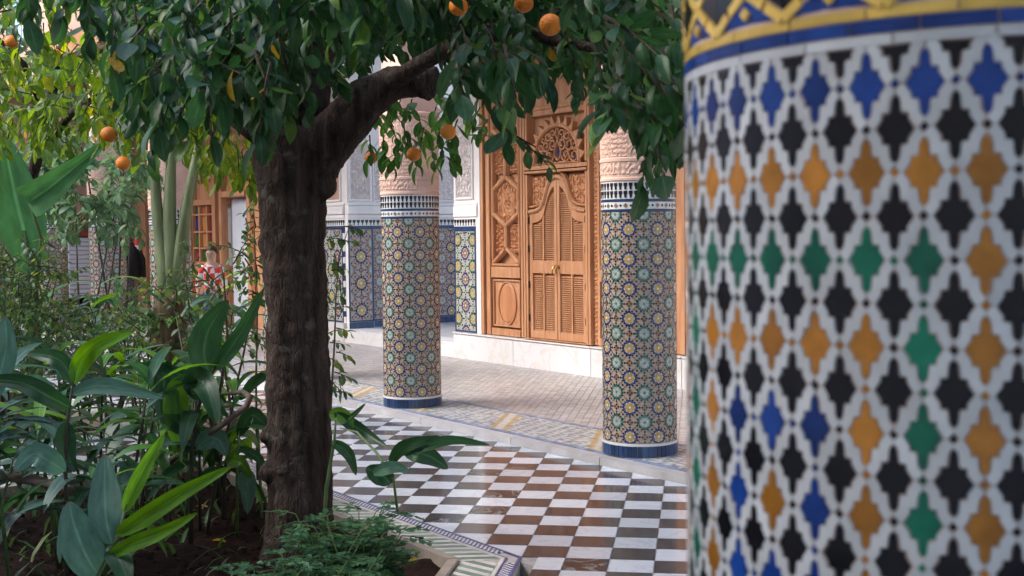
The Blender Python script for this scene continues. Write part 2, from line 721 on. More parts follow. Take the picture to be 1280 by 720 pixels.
# chequered floor: bed of mortar plus single tiles laid at 45 degrees to the arcade
floor = MB()
for a, b in (((-4.3, 3.25), (4, 4.99)), ((-24, 3.25), (-4.3, 4.99)), ((-9.1, -6), (-7.8, 3.25))):
    floor.box((a[0], a[1], -.12), (b[0], b[1], -.004))
v = [(-4.34, 3.26), (-1.1, .02), (-1.1, -6), (4, -6), (4, 3.26)]
floor.prism(v, -.12, -.0045, lambda u, w, h: (u, w, h))
floor_o = floor.build('checker_floor', grout, kind='structure')
G0 = Vector((-5.79, 4.871))
GA = .7917
TS = .2033
gu = Vector((math.cos(GA), math.sin(GA)))
gv = Vector((math.sin(GA), -math.cos(GA)))
cand = []
for i in range(-95, 60):
    for j in range(-60, 95):
        c = G0 + gu * ((i + .5) * TS) + gv * ((j + .5) * TS)
        if c.y > 5.2 or c.x < -22 or c.x > 2.5 or c.y < -2.5:
            continue
        P0 = [G0 + gu * (i * TS) + gv * (j * TS), G0 + gu * ((i + 1) * TS) + gv * (j * TS),
              G0 + gu * ((i + 1) * TS) + gv * ((j + 1) * TS), G0 + gu * (i * TS) + gv * ((j + 1) * TS)]
        P0 = [(p.x, p.y) for p in P0]
        P = clip(P0, 0, 1, 4.997)
        if c.x > -9.1 and c.x + c.y > -1.9 and c.x > -4.36:
            P = clip(P, -.7071, -.7071, .765) if P else P     # outside the chamfered bed corner
        elif -7.86 < c.x:
            P = clip(P, 0, -1, -3.275) if P else P
        elif c.x < -9.1:
            P = clip(P, 0, -1, -3.35) if P else P
        elif c.y < 3.27:
            P = clip(P, 1, 0, -7.87) if P else P
            P = clip(P, -1, 0, 9.1) if P else P
        if not P or len(P) < 3:
            continue
        ar = abs(sum(P[k][0] * P[(k + 1) % len(P)][1] - P[(k + 1) % len(P)][0] * P[k][1] for k in range(len(P)))) / 2
        if ar < .0008:
            continue
        dk = (i + j) % 2 == 0
        full = ar > TS * TS * .999
        w = (Vector((c.x, c.y, 0)) - EYE).dot(FWD)
        vis = False
        if w > .5:
            px, py, Y = pix(Vector((c.x, c.y, 0)))
            vis = 270 < px < 880 and py < 740
        cand.append((0 if vis else 1, w if w > 0 else 99, P, dk, full, c, i, j))
cand.sort(key=lambda q: q[:2])
hs = TS / 2
full_me = {}
for kind_, M in (('w', white_marble), ('d', dark_marble), ('b', black_marble)):
    t = MB()
    t.prism([(-hs + .0008, -hs + .0008), (hs - .0008, -hs + .0008), (hs - .0008, hs - .0008), (-hs + .0008, hs - .0008)], -.012, 0,
            lambda u, w, h: (u, w, h), inset=.0015)
    me = bpy.data.meshes.new('tile')
    me.from_pydata(t.v, [], t.f)
    me.materials.append(M)
    full_me[kind_] = me
rest = MB()
n_t = 0
for vis, w, P, dk, full, c, i, j in cand:
    blk = dk and R_.random() < .16
    if vis == 0 and n_t < 300:
        n_t += 1
        dz = R_.uniform(-.0006, .0006)
        if full:
            o = meshobj('tile', full_me['b' if blk else ('d' if dk else 'w')], floor_o,
                        Matrix.Translation((c.x, c.y, dz)) @ Matrix.Rotation(GA, 4, 'Z'))
        else:
            t = MB()
            cc = (sum(p[0] for p in P) / len(P), sum(p[1] for p in P) / len(P))
            PP = [(p[0] - cc[0], p[1] - cc[1]) for p in P]
            t.prism(inset_poly(PP, .0008), -.012, 0, lambda u, w_, h: (u, w_, h), inset=.0015)
            o = t.build('tile', black_marble if blk else (dark_marble if dk else white_marble), floor_o, local=True)
            o.location = (cc[0], cc[1], dz)
    else:
        rest.prism(inset_poly(P, .0008), -.012, R_.uniform(-.0006, .0006), lambda u, w_, h: (u, w_, h), mi=(2 if blk else 1) if dk else 0)
rest.build('tile_field', [white_marble, dark_marble, black_marble], floor_o, kind='stuff')

# border round the bed: check strip, white line, slanting green and white tiles, stone kerb
gb = thing('bed_border', None, None, (-4.585, 3.02, 0), kind='structure')
b_green = mat('border_green', (.20, .27, .22), .4, .2, 15, objvar=.3)
b_cream = mat('border_cream', (.62, .58, .52), .4, .12, 15, objvar=.15)
b_mort = mat('border_mortar', (.45, .42, .38), .8, .1, 30)
b_purple = mat('border_violet', (.10, .085, .20), .4, .25, 15, objvar=.2)


def border(p0, p1, cut0, cut1, named):
    "runs from p0 to p1 along the outer face of the kerb, outside on the left-hand normal"
    a, b = Vector(p0), Vector(p1)
    d = (b - a)
    Ln = d.length
    d.normalize()
    nn = Vector((-d.y, d.x))

    def mp(u, v, h):
        q = a + d * u + nn * v
        return (q.x, q.y, h)

    def lim(v, e):
        return v * e
    k = MB()
    k.prism([(lim(-.052, cut0), -.052), (Ln - lim(-.052, cut1), -.052), (Ln, 0), (0, 0)], -.14, .020, mp, inset=.004)
    k.build('kerb_stone', stone, gb)
    s = MB()
    s.prism([(0, 0), (Ln, 0), (Ln - lim(.27, cut1), .27), (lim(.27, cut0), .27)], -.12, -.002, mp)
    s.prism([(lim(.178, cut0), .178), (Ln - lim(.178, cut1), .178), (Ln - lim(.196, cut1), .196), (lim(.196, cut0), .196)], -.01, .004, mp, 1)
    s.prism([(lim(.255, cut0), .255), (Ln - lim(.255, cut1), .255), (Ln - lim(.268, cut1), .268), (lim(.268, cut0), .268)], -.01, .004, mp, 2)
    s.prism([(lim(.198, cut0), .198), (Ln - lim(.198, cut1), .198), (Ln - lim(.207, cut1), .207), (lim(.207, cut0), .207)], -.01, .003, mp, 2)
    s.build('border_bedding', [b_mort, b_cream, b_purple], gb)
    # slanting tiles
    st, i = .043, 0
    u = lim(.175, max(cut0, 0)) - .1
    others = MB()
    while u < Ln + .2:
        P = [(u, .004), (u + st - .005, .004), (u + st - .005 + .11, .174), (u + .11, .174)]
        P = clip(P, -1, cut0, 0) if cut0 else clip(P, -1, 0, 0)
        if P:
            P = clip(P, 1, cut1, Ln)
        if P and len(P) > 2:
            M_ = b_green if i % 2 else b_cream
            if named:
                t = MB()
                t.prism(P, -.008, .003, mp, inset=.001)
                t.build('border_tile', M_, gb)
            else:
                others.prism(P, -.008, .003, mp, i % 2)
        u += st
        i += 1
    if others.f:
        others.build('border_tile_run', [b_cream, b_green], gb, kind='stuff')
    # fine black and white check
    ck = MB()
    q = .0155
    for r_ in range(3):
        for c_ in range(int(Ln / q)):
            u0, v0 = c_ * q, .2085 + r_ * q
            if u0 < lim(v0, cut0) or u0 + q > Ln - lim(v0, cut1):
                continue
            ck.prism([(u0, v0), (u0 + q * .93, v0), (u0 + q * .93, v0 + q * .93), (u0, v0 + q * .93)], -.004, .003, mp, (r_ + c_) % 2)
    ck.build('check_strip', [T_WHT, T_NAVY], gb, kind='stuff')


TN = math.tan(PI / 8)
border((-1.4, -.165), (-4.585, 3.02), 0, -TN, False) if False else None
border((-4.585, 3.02), (-1.4, -.165), -TN, 0, True)
border((-7.62, 3.02), (-4.585, 3.02), -1, -TN, True)
border((-7.62, -3.0), (-7.62, 3.02), 0, -1, False)
border((-21.3, 3.1), (-9.3, 3.1), 0, -1, False)
border((-9.3, 3.1), (-9.3, -6), -1, 0, False)

# gallery floor: kerb stones, mosaic strip, small paving
gal = MB()
gal.box((-24, 5.10, -.12), (4, 7.80, .044))
gal_o = gal.build('gallery_floor', grout, kind='structure')
gk = mat('kerb_marble', (.50, .47, .46), .4, .1, 6, .2, 60, objvar=.1)
x = -24.0
while x < 2.5:
    L_ = R_.uniform(.95, 1.3)
    k = MB()
    k.prism([(x + .0008, 5.0), (x + L_ - .0008, 5.0), (x + L_ - .0008, 5.10), (x + .0008, 5.10)], -.12, .046 + R_.uniform(-.0005, .0005),
            lambda u, w, h: (u, w, h), inset=.003)
    k.build('kerb_stone', gk, gal_o)
    x += L_
gf = MB()
g_beige = mat('floor_beige', (.56, .54, .52), .35, island=.22)
g_brown = mat('floor_brown', (.35, .30, .285), .35, island=.3)
g_blue = mat('floor_blue', (.20, .25, .38), .35, island=.3)
g_white = mat('floor_white', (.60, .56, .52), .35, island=.1)
g_yel = mat('floor_yellow', (.48, .35, .17), .35, island=.2)
g_green = mat('floor_green', (.28, .36, .30), .35, island=.3)
idm = lambda u, w, h: (u, w, h)
# strip of small squares with slanting yellow bars
q = .03
for i in range(int(20 / q)):
    for j in range(18):
        xx, yy = -20 + i * q, 5.15 + j * q
        ph = ((xx + yy * 1.0) % 1.13) / 1.13
        if ph < .06 or .12 < ph < .18:
            mi = 4
        elif .06 <= ph <= .12:
            mi = 3
        else:
            a = (i * 3 + j * 5) % 7
            mi = (0, 2, 3, 5, 1, 3, 0)[a] if R_.random() < .8 else R_.choice((0, 1, 2, 3, 5))
        gf.prism([(xx, yy), (xx + q * .9, yy), (xx + q * .9, yy + q * .9), (xx, yy + q * .9)], .04, .05, idm, mi)
for i in range(int(20 / .09)):   # blue edging along both sides of the strip
    for yy in (5.107, 5.70):
        gf.prism([(-20 + i * .09, yy), (-20 + i * .09 + .085, yy), (-20 + i * .09 + .085, yy + .036), (-20 + i * .09, yy + .036)], .04, .05, idm, 2)
# small slanting paving bricks behind the strip
bw, bl = .030, .062
for i in range(-170, 170):
    for j in range(-330, 330):
        c = Vector((-10.5, 6.7)) + gu * (i * bl) + gv * (j * bw)
        if c.x < -18 or c.x > -3:
            continue
        P = [c, c + gu * (bl * .93), c + gu * (bl * .93) + gv * (bw * .84), c + gv * (bw * .84)]
        P = [(p.x, p.y) for p in P]
        if c.y < 5.6 or c.y > 7.9:
            continue
        P = clip(P, 0, 1, 7.79)
        P = clip(P, 0, -1, -5.742) if P else P
        if P and len(P) > 2:
            gf.prism(P, .04, .05, idm, 1 if (j % 2 == 0) else 0)
gf.build('paving', [g_beige, g_brown, g_blue, g_white, g_yel, g_green], gal_o, kind='stuff')


# ------------------------------------------------------------------ mosaic pattern (small glazed tiles)
def reg(c, r, n, rot=0):
    return [(c[0] + r * math.cos(rot + 2 * PI * k / n), c[1] + r * math.sin(rot + 2 * PI * k / n)) for k in range(n)]


def petal(c, a, r0, r1, w, n=6):
    d = (math.cos(a), math.sin(a))
    e = (-d[1], d[0])
    P = [(r0, -.25), (r0 + (r1 - r0) * .55, -1), (r1 * .96, -.55), (r1, 0), (r1 * .96, .55), (r0 + (r1 - r0) * .55, 1), (r0, .25)]
    return [(c[0] + d[0] * r + e[0] * w * s, c[1] + d[1] * r + e[1] * w * s) for r, s in P]


def kite(c, a, r0, r1, w):
    d = (math.cos(a), math.sin(a))
    e = (-d[1], d[0])
    P = [(r0, 0), (r0 + (r1 - r0) * .4, -w), (r1, 0), (r0 + (r1 - r0) * .4, w)]
    return [(c[0] + d[0] * r + e[0] * s, c[1] + d[1] * r + e[1] * s) for r, s in P]


def cell_tiles():
    T = []
    for c, cen, pet, ring in (((0, 0), 7, 1, 2), ((.5, .5), 6, 4, 3)):
        T.append((reg(c, .040, 8, PI / 8), cen))
        for k in range(8):
            a = k * PI / 4
            T.append((petal(c, a + PI / 8, .050, .158, .046), pet))
            T.append((reg((c[0] + .166 * math.cos(a), c[1] + .166 * math.sin(a)), .022, 4, a), 7 if pet == 1 else 6))
            r1 = .285 if k % 2 == 0 else .262
            T.append((kite(c, a, .184, r1 + .016, .058), ring))
            for o in (-1, 1):
                aa = a + o * .235
                T.append((kite(c, aa + o * .03, .176, .240, .023), ring if k % 2 else 5))
            T.append((reg((c[0] + .262 * math.cos(a + PI / 8), c[1] + .262 * math.sin(a + PI / 8)), .042, 4, a + PI / 8), 5))
            T.append((reg((c[0] + .312 * math.cos(a + PI / 8), c[1] + .312 * math.sin(a + PI / 8)), .037, 6, a), 6))
            if k % 2 == 0:
                T.append((reg((c[0] + .325 * math.cos(a), c[1] + .325 * math.sin(a)), .042, 4, a), 5))
    for c in ((.5, 0), (0, .5)):
        T.append((reg(c, .042, 4, 0), 6))
        for k in range(4):
            a = k * PI / 2 + PI / 4
            T.append((reg((c[0] + .078 * math.cos(a), c[1] + .078 * math.sin(a)), .038, 6, a), 6))
            T.append((reg((c[0] + .074 * math.cos(a + PI / 4), c[1] + .074 * math.sin(a + PI / 4)), .038, 4, a), 5))
            T.append((reg((c[0] + .128 * math.cos(a + PI / 4), c[1] + .128 * math.sin(a + PI / 4)), .034, 4, a), 6))
    for sx in (-1, 1):
        for sy in (-1, 1):
            c = (.25 * sx, .25 * sy)
            T.append((reg(c, .044, 4, PI / 4), 5))
            for o in (-1, 1):
                T.append((reg((c[0] - o * .07 * sy, c[1] + o * .07 * sx), .036, 6, 0), 6))
    return T


CELL = cell_tiles()


def mosaic(mb, u0, u1, v0, v1, p, mp, ph=(0, 0), h=.0016, remap=None, wrap=False):
    for i in range(int(math.floor((u0 / p) - 1)), int(math.ceil(u1 / p)) + 2):
        for j in range(int(math.floor(v0 / p)) - 1, int(math.ceil(v1 / p)) + 2):
            if wrap and not (0 <= i < round((u1 - u0) / p)):
                continue
            for P, ci in CELL:
                jx, jy = ph[0] + R_.uniform(-.004, .004), ph[1] + R_.uniform(-.004, .004)
                Q = [((x_ + i + jx) * p, (y_ + j + jy) * p) for x_, y_ in P]
                ym, yM = min(q_[1] for q_ in Q), max(q_[1] for q_ in Q)
                if yM < v0 or ym > v1:
                    continue
                if not wrap:
                    xm, xM = min(q_[0] for q_ in Q), max(q_[0] for q_ in Q)
                    if xM < u0 or xm > u1:
                        continue
                    if xm < u0:
                        Q = clip(Q, -1, 0, -u0)
                    if Q and xM > u1:
                        Q = clip(Q, 1, 0, u1)
                if Q and ym < v0:
                    Q = clip(Q, 0, -1, -v0)
                if Q and yM > v1:
                    Q = clip(Q, 0, 1, v1)
                if Q and len(Q) > 2:
                    mb.prism(Q, 0, h * R_.uniform(.6, 1.5), mp, remap[ci] if remap else ci)


def arabesque(fu, fv, seed=0.0):
    def f(u, v):
        u = abs(u - .5) * 2
        a = math.sin(PI * fu * u + 1.3 * math.sin(PI * fv * v + seed)) * math.sin(PI * fv * v + 1.4 * math.sin(PI * fu * 1.3 * u + 1))
        b = math.sin(PI * (fu * 1.7 * u + fv * .9 * v)) * math.sin(PI * (fu * 1.7 * u - fv * .9 * v))
        q = a * .7 + b * .5
        return max(0, min(1, .5 + q * 2.6))
    return f


# ------------------------------------------------------------------ arcade columns
COL_R = .240
COL_Y = 5.33
COLS = [(-5.93, 'tall mosaic column at the right of the wooden doors, white and blue frieze near its top'),
        (-8.78, 'mosaic column in front of the carved plaster passage, just right of the tree trunk'),
        (-11.15, 'mosaic arcade column hidden behind the orange tree trunk'),
        (-14.35, 'mosaic arcade column behind the banana stalks, left of the coloured window'),
        (-16.72, 'mosaic arcade column right of the white shutter, beside the black coat'),
        (-19.45, 'farthest mosaic arcade column, left of the white shutter')]
COLX = dict((k, c[0]) for k, c in enumerate(COLS))


def make_column(x, label):
    t = thing('mosaic_column', label, 'column', (x, COL_Y, .05), 'mosaic columns of the arcade')
    s = MB()
    s.lathe((0, 0, 0), [(COL_R, 0), (COL_R, 2.42)], 64)
    s.build('shaft', T_GRT, t, local=True, smooth=True)

    def mp(u, v, h):
        a = u / COL_R
        r = COL_R + h
        return (r * math.cos(a), r * math.sin(a), v)
    base = MB()
    b_blue = mat('base_blue', (.02, .05, .13), .28, island=.45, spec=.5)
    for k in range(48):
        a0 = 2 * PI * COL_R * k / 48
        a1 = 2 * PI * COL_R * (k + .87) / 48
        base.prism([(a0, .004), (a1, .004), (a1, .072), (a0, .072)], 0, .006, mp, 0)
    base.lathe((0, 0, 0), [(COL_R + .004, .074), (COL_R + .007, .075), (COL_R + .007, .088), (COL_R + .004, .09)], 64, 1)
    base.build('base_band', [b_blue, T_WHT], t, kind='stuff', local=True)
    mo = MB()
    p = 2 * PI * COL_R / 8
    off = math.radians(213) * COL_R     # a green star faces the courtyard
    mosaic(mo, 0, 2 * PI * COL_R, .095, 1.565, p, mp, (off / p % 1, -.28), wrap=True)
    mo.build('mosaic', MOS, t, kind='stuff', local=True)
    fr = MB()
    # from below: blue, cream dots, blue, two rows of dark merlons on white
    fr.lathe((0, 0, 0), [(COL_R, 1.566), (COL_R + .004, 1.568), (COL_R + .004, 1.581), (COL_R, 1.583)], 64, 0)
    fr.lathe((0, 0, 0), [(COL_R, 1.5835), (COL_R + .002, 1.584), (COL_R + .002, 1.628), (COL_R, 1.6285)], 64, 1)
    fr.lathe((0, 0, 0), [(COL_R, 1.629), (COL_R + .004, 1.631), (COL_R + .004, 1.645), (COL_R, 1.647)], 64, 0)
    fr.lathe((0, 0, 0), [(COL_R, 1.6475), (COL_R + .002, 1.648), (COL_R + .002, 1.757), (COL_R, 1.758)], 64, 1)
    n = 44
    for k in range(n):
        w = 2 * PI * COL_R / n
        u = k * w
        if k % 2 == 0:
            fr.prism(reg((u + w / 2, 1.606), .016, 4), .002, .0045, mp, 2)
        else:
            fr.prism(reg((u + w / 2, 1.606), .009, 4), .002, .0045, mp, 3)
        for z0, du in ((1.655, 0), (1.706, 0)):
            P = [(u + w * .30, z0), (u + w * .66, z0), (u + w * .72, z0 + .02), (u + w * .84, z0 + .026), (u + w * .84, z0 + .044), (u + w * .12, z0 + .044),
                 (u + w * .12, z0 + .026), (u + w * .24, z0 + .02)]
            fr.prism(P, .002, .0045, mp, 3)
    fr.build('frieze', [T_BLUE, T_WHT, T_TAN, T_BLK], t, kind='stuff', local=True)
    # carved plaster collar
    pc = MB()
    prof = [(COL_R + .002, 1.7585), (COL_R + .008, 1.766), (COL_R + .008, 1.78), (COL_R + .003, 1.786), (COL_R + .003, 1.80)]
    pc.lathe((0, 0, 0), prof, 64)
    f1 = arabesque(30, 2)
    pc.relief(0, 2 * PI * COL_R, 1.80, 1.882, 220, 10, lambda u, v: f1((u * 6) % 1, v), .006, mp, h0=.003)
    pc.lathe((0, 0, 0), [(COL_R + .003, 1.882), (COL_R + .010, 1.886), (COL_R + .010, 1.905), (COL_R + .003, 1.912)], 64)
    f2 = arabesque(9, 17)
    pc.relief(0, 2 * PI * COL_R, 1.912, 2.40, 320, 90, lambda u, v: f2((u * 5) % 1, v), .0045, mp, h0=.003)
    pc.lathe((0, 0, 0), [(COL_R + .003, 2.40), (COL_R + .02, 2.405), (COL_R + .02, 2.43), (COL_R + .0, 2.44), (0, 2.44)], 64)
    pc.build('plaster_collar', pink, t, local=True)
    cp = MB()
    cp.box((-.20, -.20, 2.441), (.20, .20, 2.475))
    for k in range(5):
        cp.box((-.165 + k * .07, -.185, 2.475), (-.165 + k * .07 + .05, .185, 2.72))
    cp.box((-.17, -.17, 2.4752), (.17, .17, 2.72))
    cp.box((-.16, -.16, 2.7202), (.16, .16, 3.60))
    cp.box((-.23, -.205, 3.6005), (.23, .205, 3.75))
    cp.box((-.32, -.207, 3.7505), (.32, .207, 3.90))
    cp.box((-.42, -.209, 3.9005), (.42, .209, 4.0))
    cp.build('capital', pink, t, local=True)
    return t


c0 = make_column(*COLS[0])
for x_, lab in COLS[1:]:
    c = copy_tree(c0)
    c.location.x = x_
    c['label'] = lab

# upper wall and ceiling of the arcade
aw = thing('arcade_upper_wall', 'pink plaster upper wall carried by the mosaic columns', 'wall', (-12, 5.1, 4.05))
w = MB()
w.box((-24, 5.12, 4.051), (4, 5.54, 4.30))
w.build('lintel', wood, aw)
w = MB()
w.box((-24, 5.14, 4.301), (4, 5.52, 5.8))
w.build('wall', pink_w, aw)
w = MB()
w.box((-24, 5.04, 5.801), (4, 5.6, 6.0))
w.build('cornice', plaster, aw)
blue_g = mat('blue_shutter', (.35, .55, .68), .5, .1, 5)
for xc in (-20.2, -15.9, -11.6, -7.3):
    w = MB()
    w.box((xc - .42, 5.10, 4.42), (xc + .42, 5.138, 5.6), 0)
    o = w.build('window', plaster, aw)
    for s_ in (-1, 1):
        w = MB()
        w.box((xc + s_ * .18 - .155, 5.085, 4.5), (xc + s_ * .18 + .155, 5.099, 5.5))
        w.build('shutter', blue_g, o)
cl = MB()
cl.box((-24, 5.541, 4.65), (4, 8.4, 4.85))
ce = thing('gallery_ceiling', 'dark wooden ceiling over the arcade gallery', 'ceiling', (-10, 6.5, 4.65))
cl.build('ceiling_board', dark_ceiling, ce)
x = -23.5
bm_ = MB()
bm_.box((-.07, 5.545, 4.50), (.07, 7.74, 4.6495))
bo = bm_.build('beam', dark_ceiling, ce)
bo.location.x = 10 - 23.5 - 0
bo.location = (-13.5 + 10 + 0 - 10 + 0, 0, 0)
ORX = ORIG[ce.name].x
bo.location = (0, 0, 0)
for p_ in bo.data.vertices:
    p_.co.x += ORX
bo.location.x = -23.5 - ORX
for k in range(1, 34):
    copy_to(bo, ce, Matrix.Translation((-23.5 + k * .8 - ORX, 0, 0)))

# ------------------------------------------------------------------ gallery wall: plinth, pilasters, passage
WY = 7.75


def wl_(u, v, h):
    return (u, WY - h, v)


gw = thing('gallery_wall', 'pale plaster gallery wall with white marble plinth behind the columns', 'wall', (-12, WY, .05))
w = MB()
w.box((-11.79, WY + .20, .05), (4, WY + .5, 4.66))
w.box((-17.0, WY + .02, .05), (-14.46, WY + .5, 4.66))
w.box((-23, WY + .22, .05), (-17.0, WY + .5, 4.66))
w.build('wall', plaster, gw)
xs_ = [-11.79, -10.62, -9.31, -8.02, -6.7, -5.4, -4.0, -2.5]
for a, b in zip(xs_, xs_[1:]):
    w = MB()
    w.prism([(a + .001, .046), (b - .001, .046), (b - .001, .330), (a + .001, .330)], -.20, .03, wl_, inset=.003)
    w.prism([(a + .001, .331), (b - .001, .331), (b - .001, .352), (a + .001, .352)], -.20, .045, wl_, inset=.004)
    w.build('marble_block', plinth_marble, gw)
w = MB()
w.box((-17.0, WY - .03, .0462), (-14.46, WY + .019, .30))
w.build('marble_block', plinth_marble, gw)
# passage step and floor
w = MB()
w.box((-14.459, WY - .02, .0462), (-11.791, WY + .30, .225))
w.box((-14.459, WY + .301, .0462), (-11.791, WY + 3.4, .222), 1)
w.build('passage_step', [plinth_marble, gk], gw)

SIDE_X = -14.46


def side(u, v, h):     # left-hand side wall of the passage, u runs into the passage
    return (SIDE_X + h, WY + u, v)


def dado_band(mb, u0, u1, z0, mp, n, white=0, black=1):
    "row of dark merlons on white"
    mb.prism([(u0, z0), (u1, z0), (u1, z0 + .085), (u0, z0 + .085)], 0, .004, mp, white)
    w_ = (u1 - u0) / n
    for k in range(n):
        u = u0 + k * w_
        mb.prism([(u + w_ * .4, z0 + .008), (u + w_ * .6, z0 + .008), (u + w_ * .62, z0 + .035), (u + w_ * .88, z0 + .05), (u + w_ * .88, z0 + .078),
                  (u + w_ * .12, z0 + .078), (u + w_ * .12, z0 + .05), (u + w_ * .38, z0 + .035)], .004, .007, mp, black)


def rosette_panel(name, parent, u0, u1, z0, z1, mp, p, remap, ph, frame=True):
    mb = MB()
    mb.prism([(u0, z0), (u1, z0), (u1, z1), (u0, z1)], -.01, .002, mp, 0)
    if frame:
        for a in ((u0, z0, u0 + .022, z1), (u1 - .022, z0, u1, z1), (u0 + .022, z0, u1 - .022, z0 + .022), (u0 + .022, z1 - .022, u1 - .022, z1)):
            mb.prism([(a[0], a[1]), (a[2], a[1]), (a[2], a[3]), (a[0], a[3])], .002, .008, mp, 8, inset=.002)
        e = .03
    else:
        e = .002
    mosaic(mb, u0 + e, u1 - e, z0 + e, z1 - e, p, lambda u, v, h: mp(u, v, h + .003), ph, remap=remap)
    return mb.build(name, MOS + [T_BLUE], parent, kind='stuff')


pw = thing('passage_side_wall', 'left side wall of the passage with yellow rosette tiles under carved white plaster', 'wall', (SIDE_X, WY, .22))
w = MB()
w.box((SIDE_X - .3, WY + .501, .05), (SIDE_X - .002, WY + 3.4, 4.66))
w.box((SIDE_X - .299, WY + .021, .305), (SIDE_X - .0021, WY + .5005, 3.70))
w.build('wall', plaster, pw)


def carved_arch(parent, u0, u1, z0, z1, mp, M=plaster_c, fu=6, fv=16, rect=False):
    fr = MB()
    um = (u0 + u1) / 2
    hw = (u1 - u0) / 2
    if rect:
        pts = [(u0, z0), (u1, z0), (u1, z1), (u0, z1)]
    else:
        pts = [(u0, z0), (u1, z0), (u1, z1 - hw * 1.5), (um + hw * .8, z1 - hw * .9), (um + hw * .55, z1 - hw * .5), (um + hw * .2, z1 - hw * .2), (um, z1),
               (um - hw * .2, z1 - hw * .2), (um - hw * .55, z1 - hw * .5), (um - hw * .8, z1 - hw * .9), (u0, z1 - hw * 1.5)]
    fr.bar(pts, .03, .0, .022, mp, closed=True)
    o = fr.build('carved_panel', plaster, parent)
    rl = MB()
    z1r = z1 if rect else z1 - hw * 1.1
    rl.relief(u0 + .02, u1 - .02, z0 + .02, z1r, max(24, int((u1 - u0) * 170)), max(30, int((z1r - z0) * 150)), arabesque(fu, fv), .014, mp, h0=.001)
    rl.build('carving', M, o)


tile_rm = {0: 0, 1: 1, 2: 5, 3: 6, 4: 4, 5: 2, 6: 6, 7: 7}
tile_rm2 = {0: 0, 1: 6, 2: 2, 3: 3, 4: 1, 5: 5, 6: 4, 7: 7}
# first panel, then a recessed stretch, then the far carved arch
for k, (a, b, dx) in enumerate(((.02, .40, .07), (.42, .95, .0), (.98, 1.35, .06), (1.38, 2.0, .0))):
    mpk = (lambda dx: (lambda u, v, h: side(u, v, h + dx)))(dx)
    if dx:
        w = MB()
        w.box((SIDE_X - .0015, WY + a, .223), (SIDE_X + dx, WY + b, 3.7))
        w.build('pilaster', plaster, pw)
    w = MB()
    nb = max(3, int((b - a) / .1))
    for q_ in range(nb):
        ua, ub = a + (b - a) * q_ / nb, a + (b - a) * (q_ + .96) / nb
        w.prism([(ua, .226), (ub, .226), (ub, .31), (ua, .31)], 0, .008, mpk, 0, inset=.002)
    dado_band(w, a + .001, b - .001, 1.60, mpk, max(4, int((b - a) / .06)), 1, 2)
    w.prism([(a + .001, 1.575), (b - .001, 1.575), (b - .001, 1.599), (a + .001, 1.599)], 0, .007, mpk, 0)
    w.build('tile_band', [T_BLUE, T_WHT, T_BLK], pw, kind='stuff')
    rosette_panel('rosette_panel', pw, a + .001, b - .001, .312, 1.574, mpk, .36 if dx else .30, tile_rm, (((a + b) / 2 / (.36 if dx else .30)) % 1, .3))
    w = MB()
    for zz, hh, dd in ((1.70, .05, .012), (1.755, .11, .03), (1.87, .03, .015)):
        w.prism([(a + .001, zz), (b - .001, zz), (b - .001, zz + hh), (a + .001, zz + hh)], 0, dd, mpk, inset=.004)
    w.build('plaster_cornice', plaster, pw)
    carved_arch(pw, a + .035, b - .035, 1.94, 2.86, mpk)
w = MB()
w.box((SIDE_X - .3, WY + 3.41, .05), (-11.4, WY + 3.7, 4.66))
w.build('end_wall', plaster, pw)

# facing pilaster left of the passage
lp = thing('left_pilaster', 'white carved pilaster right beside the tree trunk, tiled below', 'pilaster', (-14.9, WY, .3))
fm = lambda u, v, h: wl_(u, v, h - .019)
rosette_panel('tile_panel', lp, -15.3, -14.53, .302, 1.574, fm, .36, tile_rm2, (.2, .3))
w = MB()
dado_band(w, -15.3, -14.46, 1.60, fm, 14, 0, 1)
w.prism([(-15.3, 1.5755), (-14.465, 1.5755), (-14.465, 1.599), (-15.3, 1.599)], 0, .007, fm, 2)
for zz in range(16):
    w.prism([(-14.525, .305 + zz * .08), (-14.463, .305 + zz * .08), (-14.463, .38 + zz * .08), (-14.525, .38 + zz * .08)], 0, .006, fm, 2 if zz % 2 else 0)
w.build('tile_band', [T_WHT, T_BLK, T_BLUE], lp, kind='stuff')
w = MB()
for zz, hh, dd in ((1.70, .05, .012), (1.755, .11, .03), (1.87, .03, .015)):
    w.prism([(-15.3, zz), (-14.465, zz), (-14.465, zz + hh), (-15.3, zz + hh)], 0, dd, fm, inset=.004)
w.build('plaster_cornice', plaster, lp)
carved_arch(lp, -15.2, -14.56, 1.94, 2.9, fm, pink, rect=True)

# pilaster right of the passage
rp = thing('right_pilaster', 'white pilaster between the passage and the wooden doors, blue edged tile panel below', 'pilaster', (-11.52, WY, .345))
w = MB()
w.box((-11.789, WY + .0, .353), (-11.262, WY + .199, 3.7))
w.build('pilaster_body', plaster, rp)
rosette_panel('tile_panel', rp, -11.785, -11.345, .356, 1.53, wl_, .30, tile_rm2, ((-11.565 / .30) % 1, .2))
w = MB()
dado_band(w, -11.785, -11.345, 1.565, wl_, 8, 0, 1)
w.prism([(-11.785, 1.532), (-11.345, 1.532), (-11.345, 1.562), (-11.785, 1.562)], 0, .007, wl_, 2)
w.build('tile_band', [T_WHT, T_BLK, T_BLUE], rp, kind='stuff')
w = MB()
for zz, hh, dd in ((1.67, .13, .02), (1.805, .03, .01)):
    w.prism([(-11.786, zz), (-11.30, zz), (-11.30, zz + hh), (-11.786, zz + hh)], 0, dd, wl_, inset=.006)
w.build('plaster_cornice', plaster, rp)
carved_arch(rp, -11.73, -11.39, 1.88, 2.84, wl_, rect=True, fu=5, fv=15)

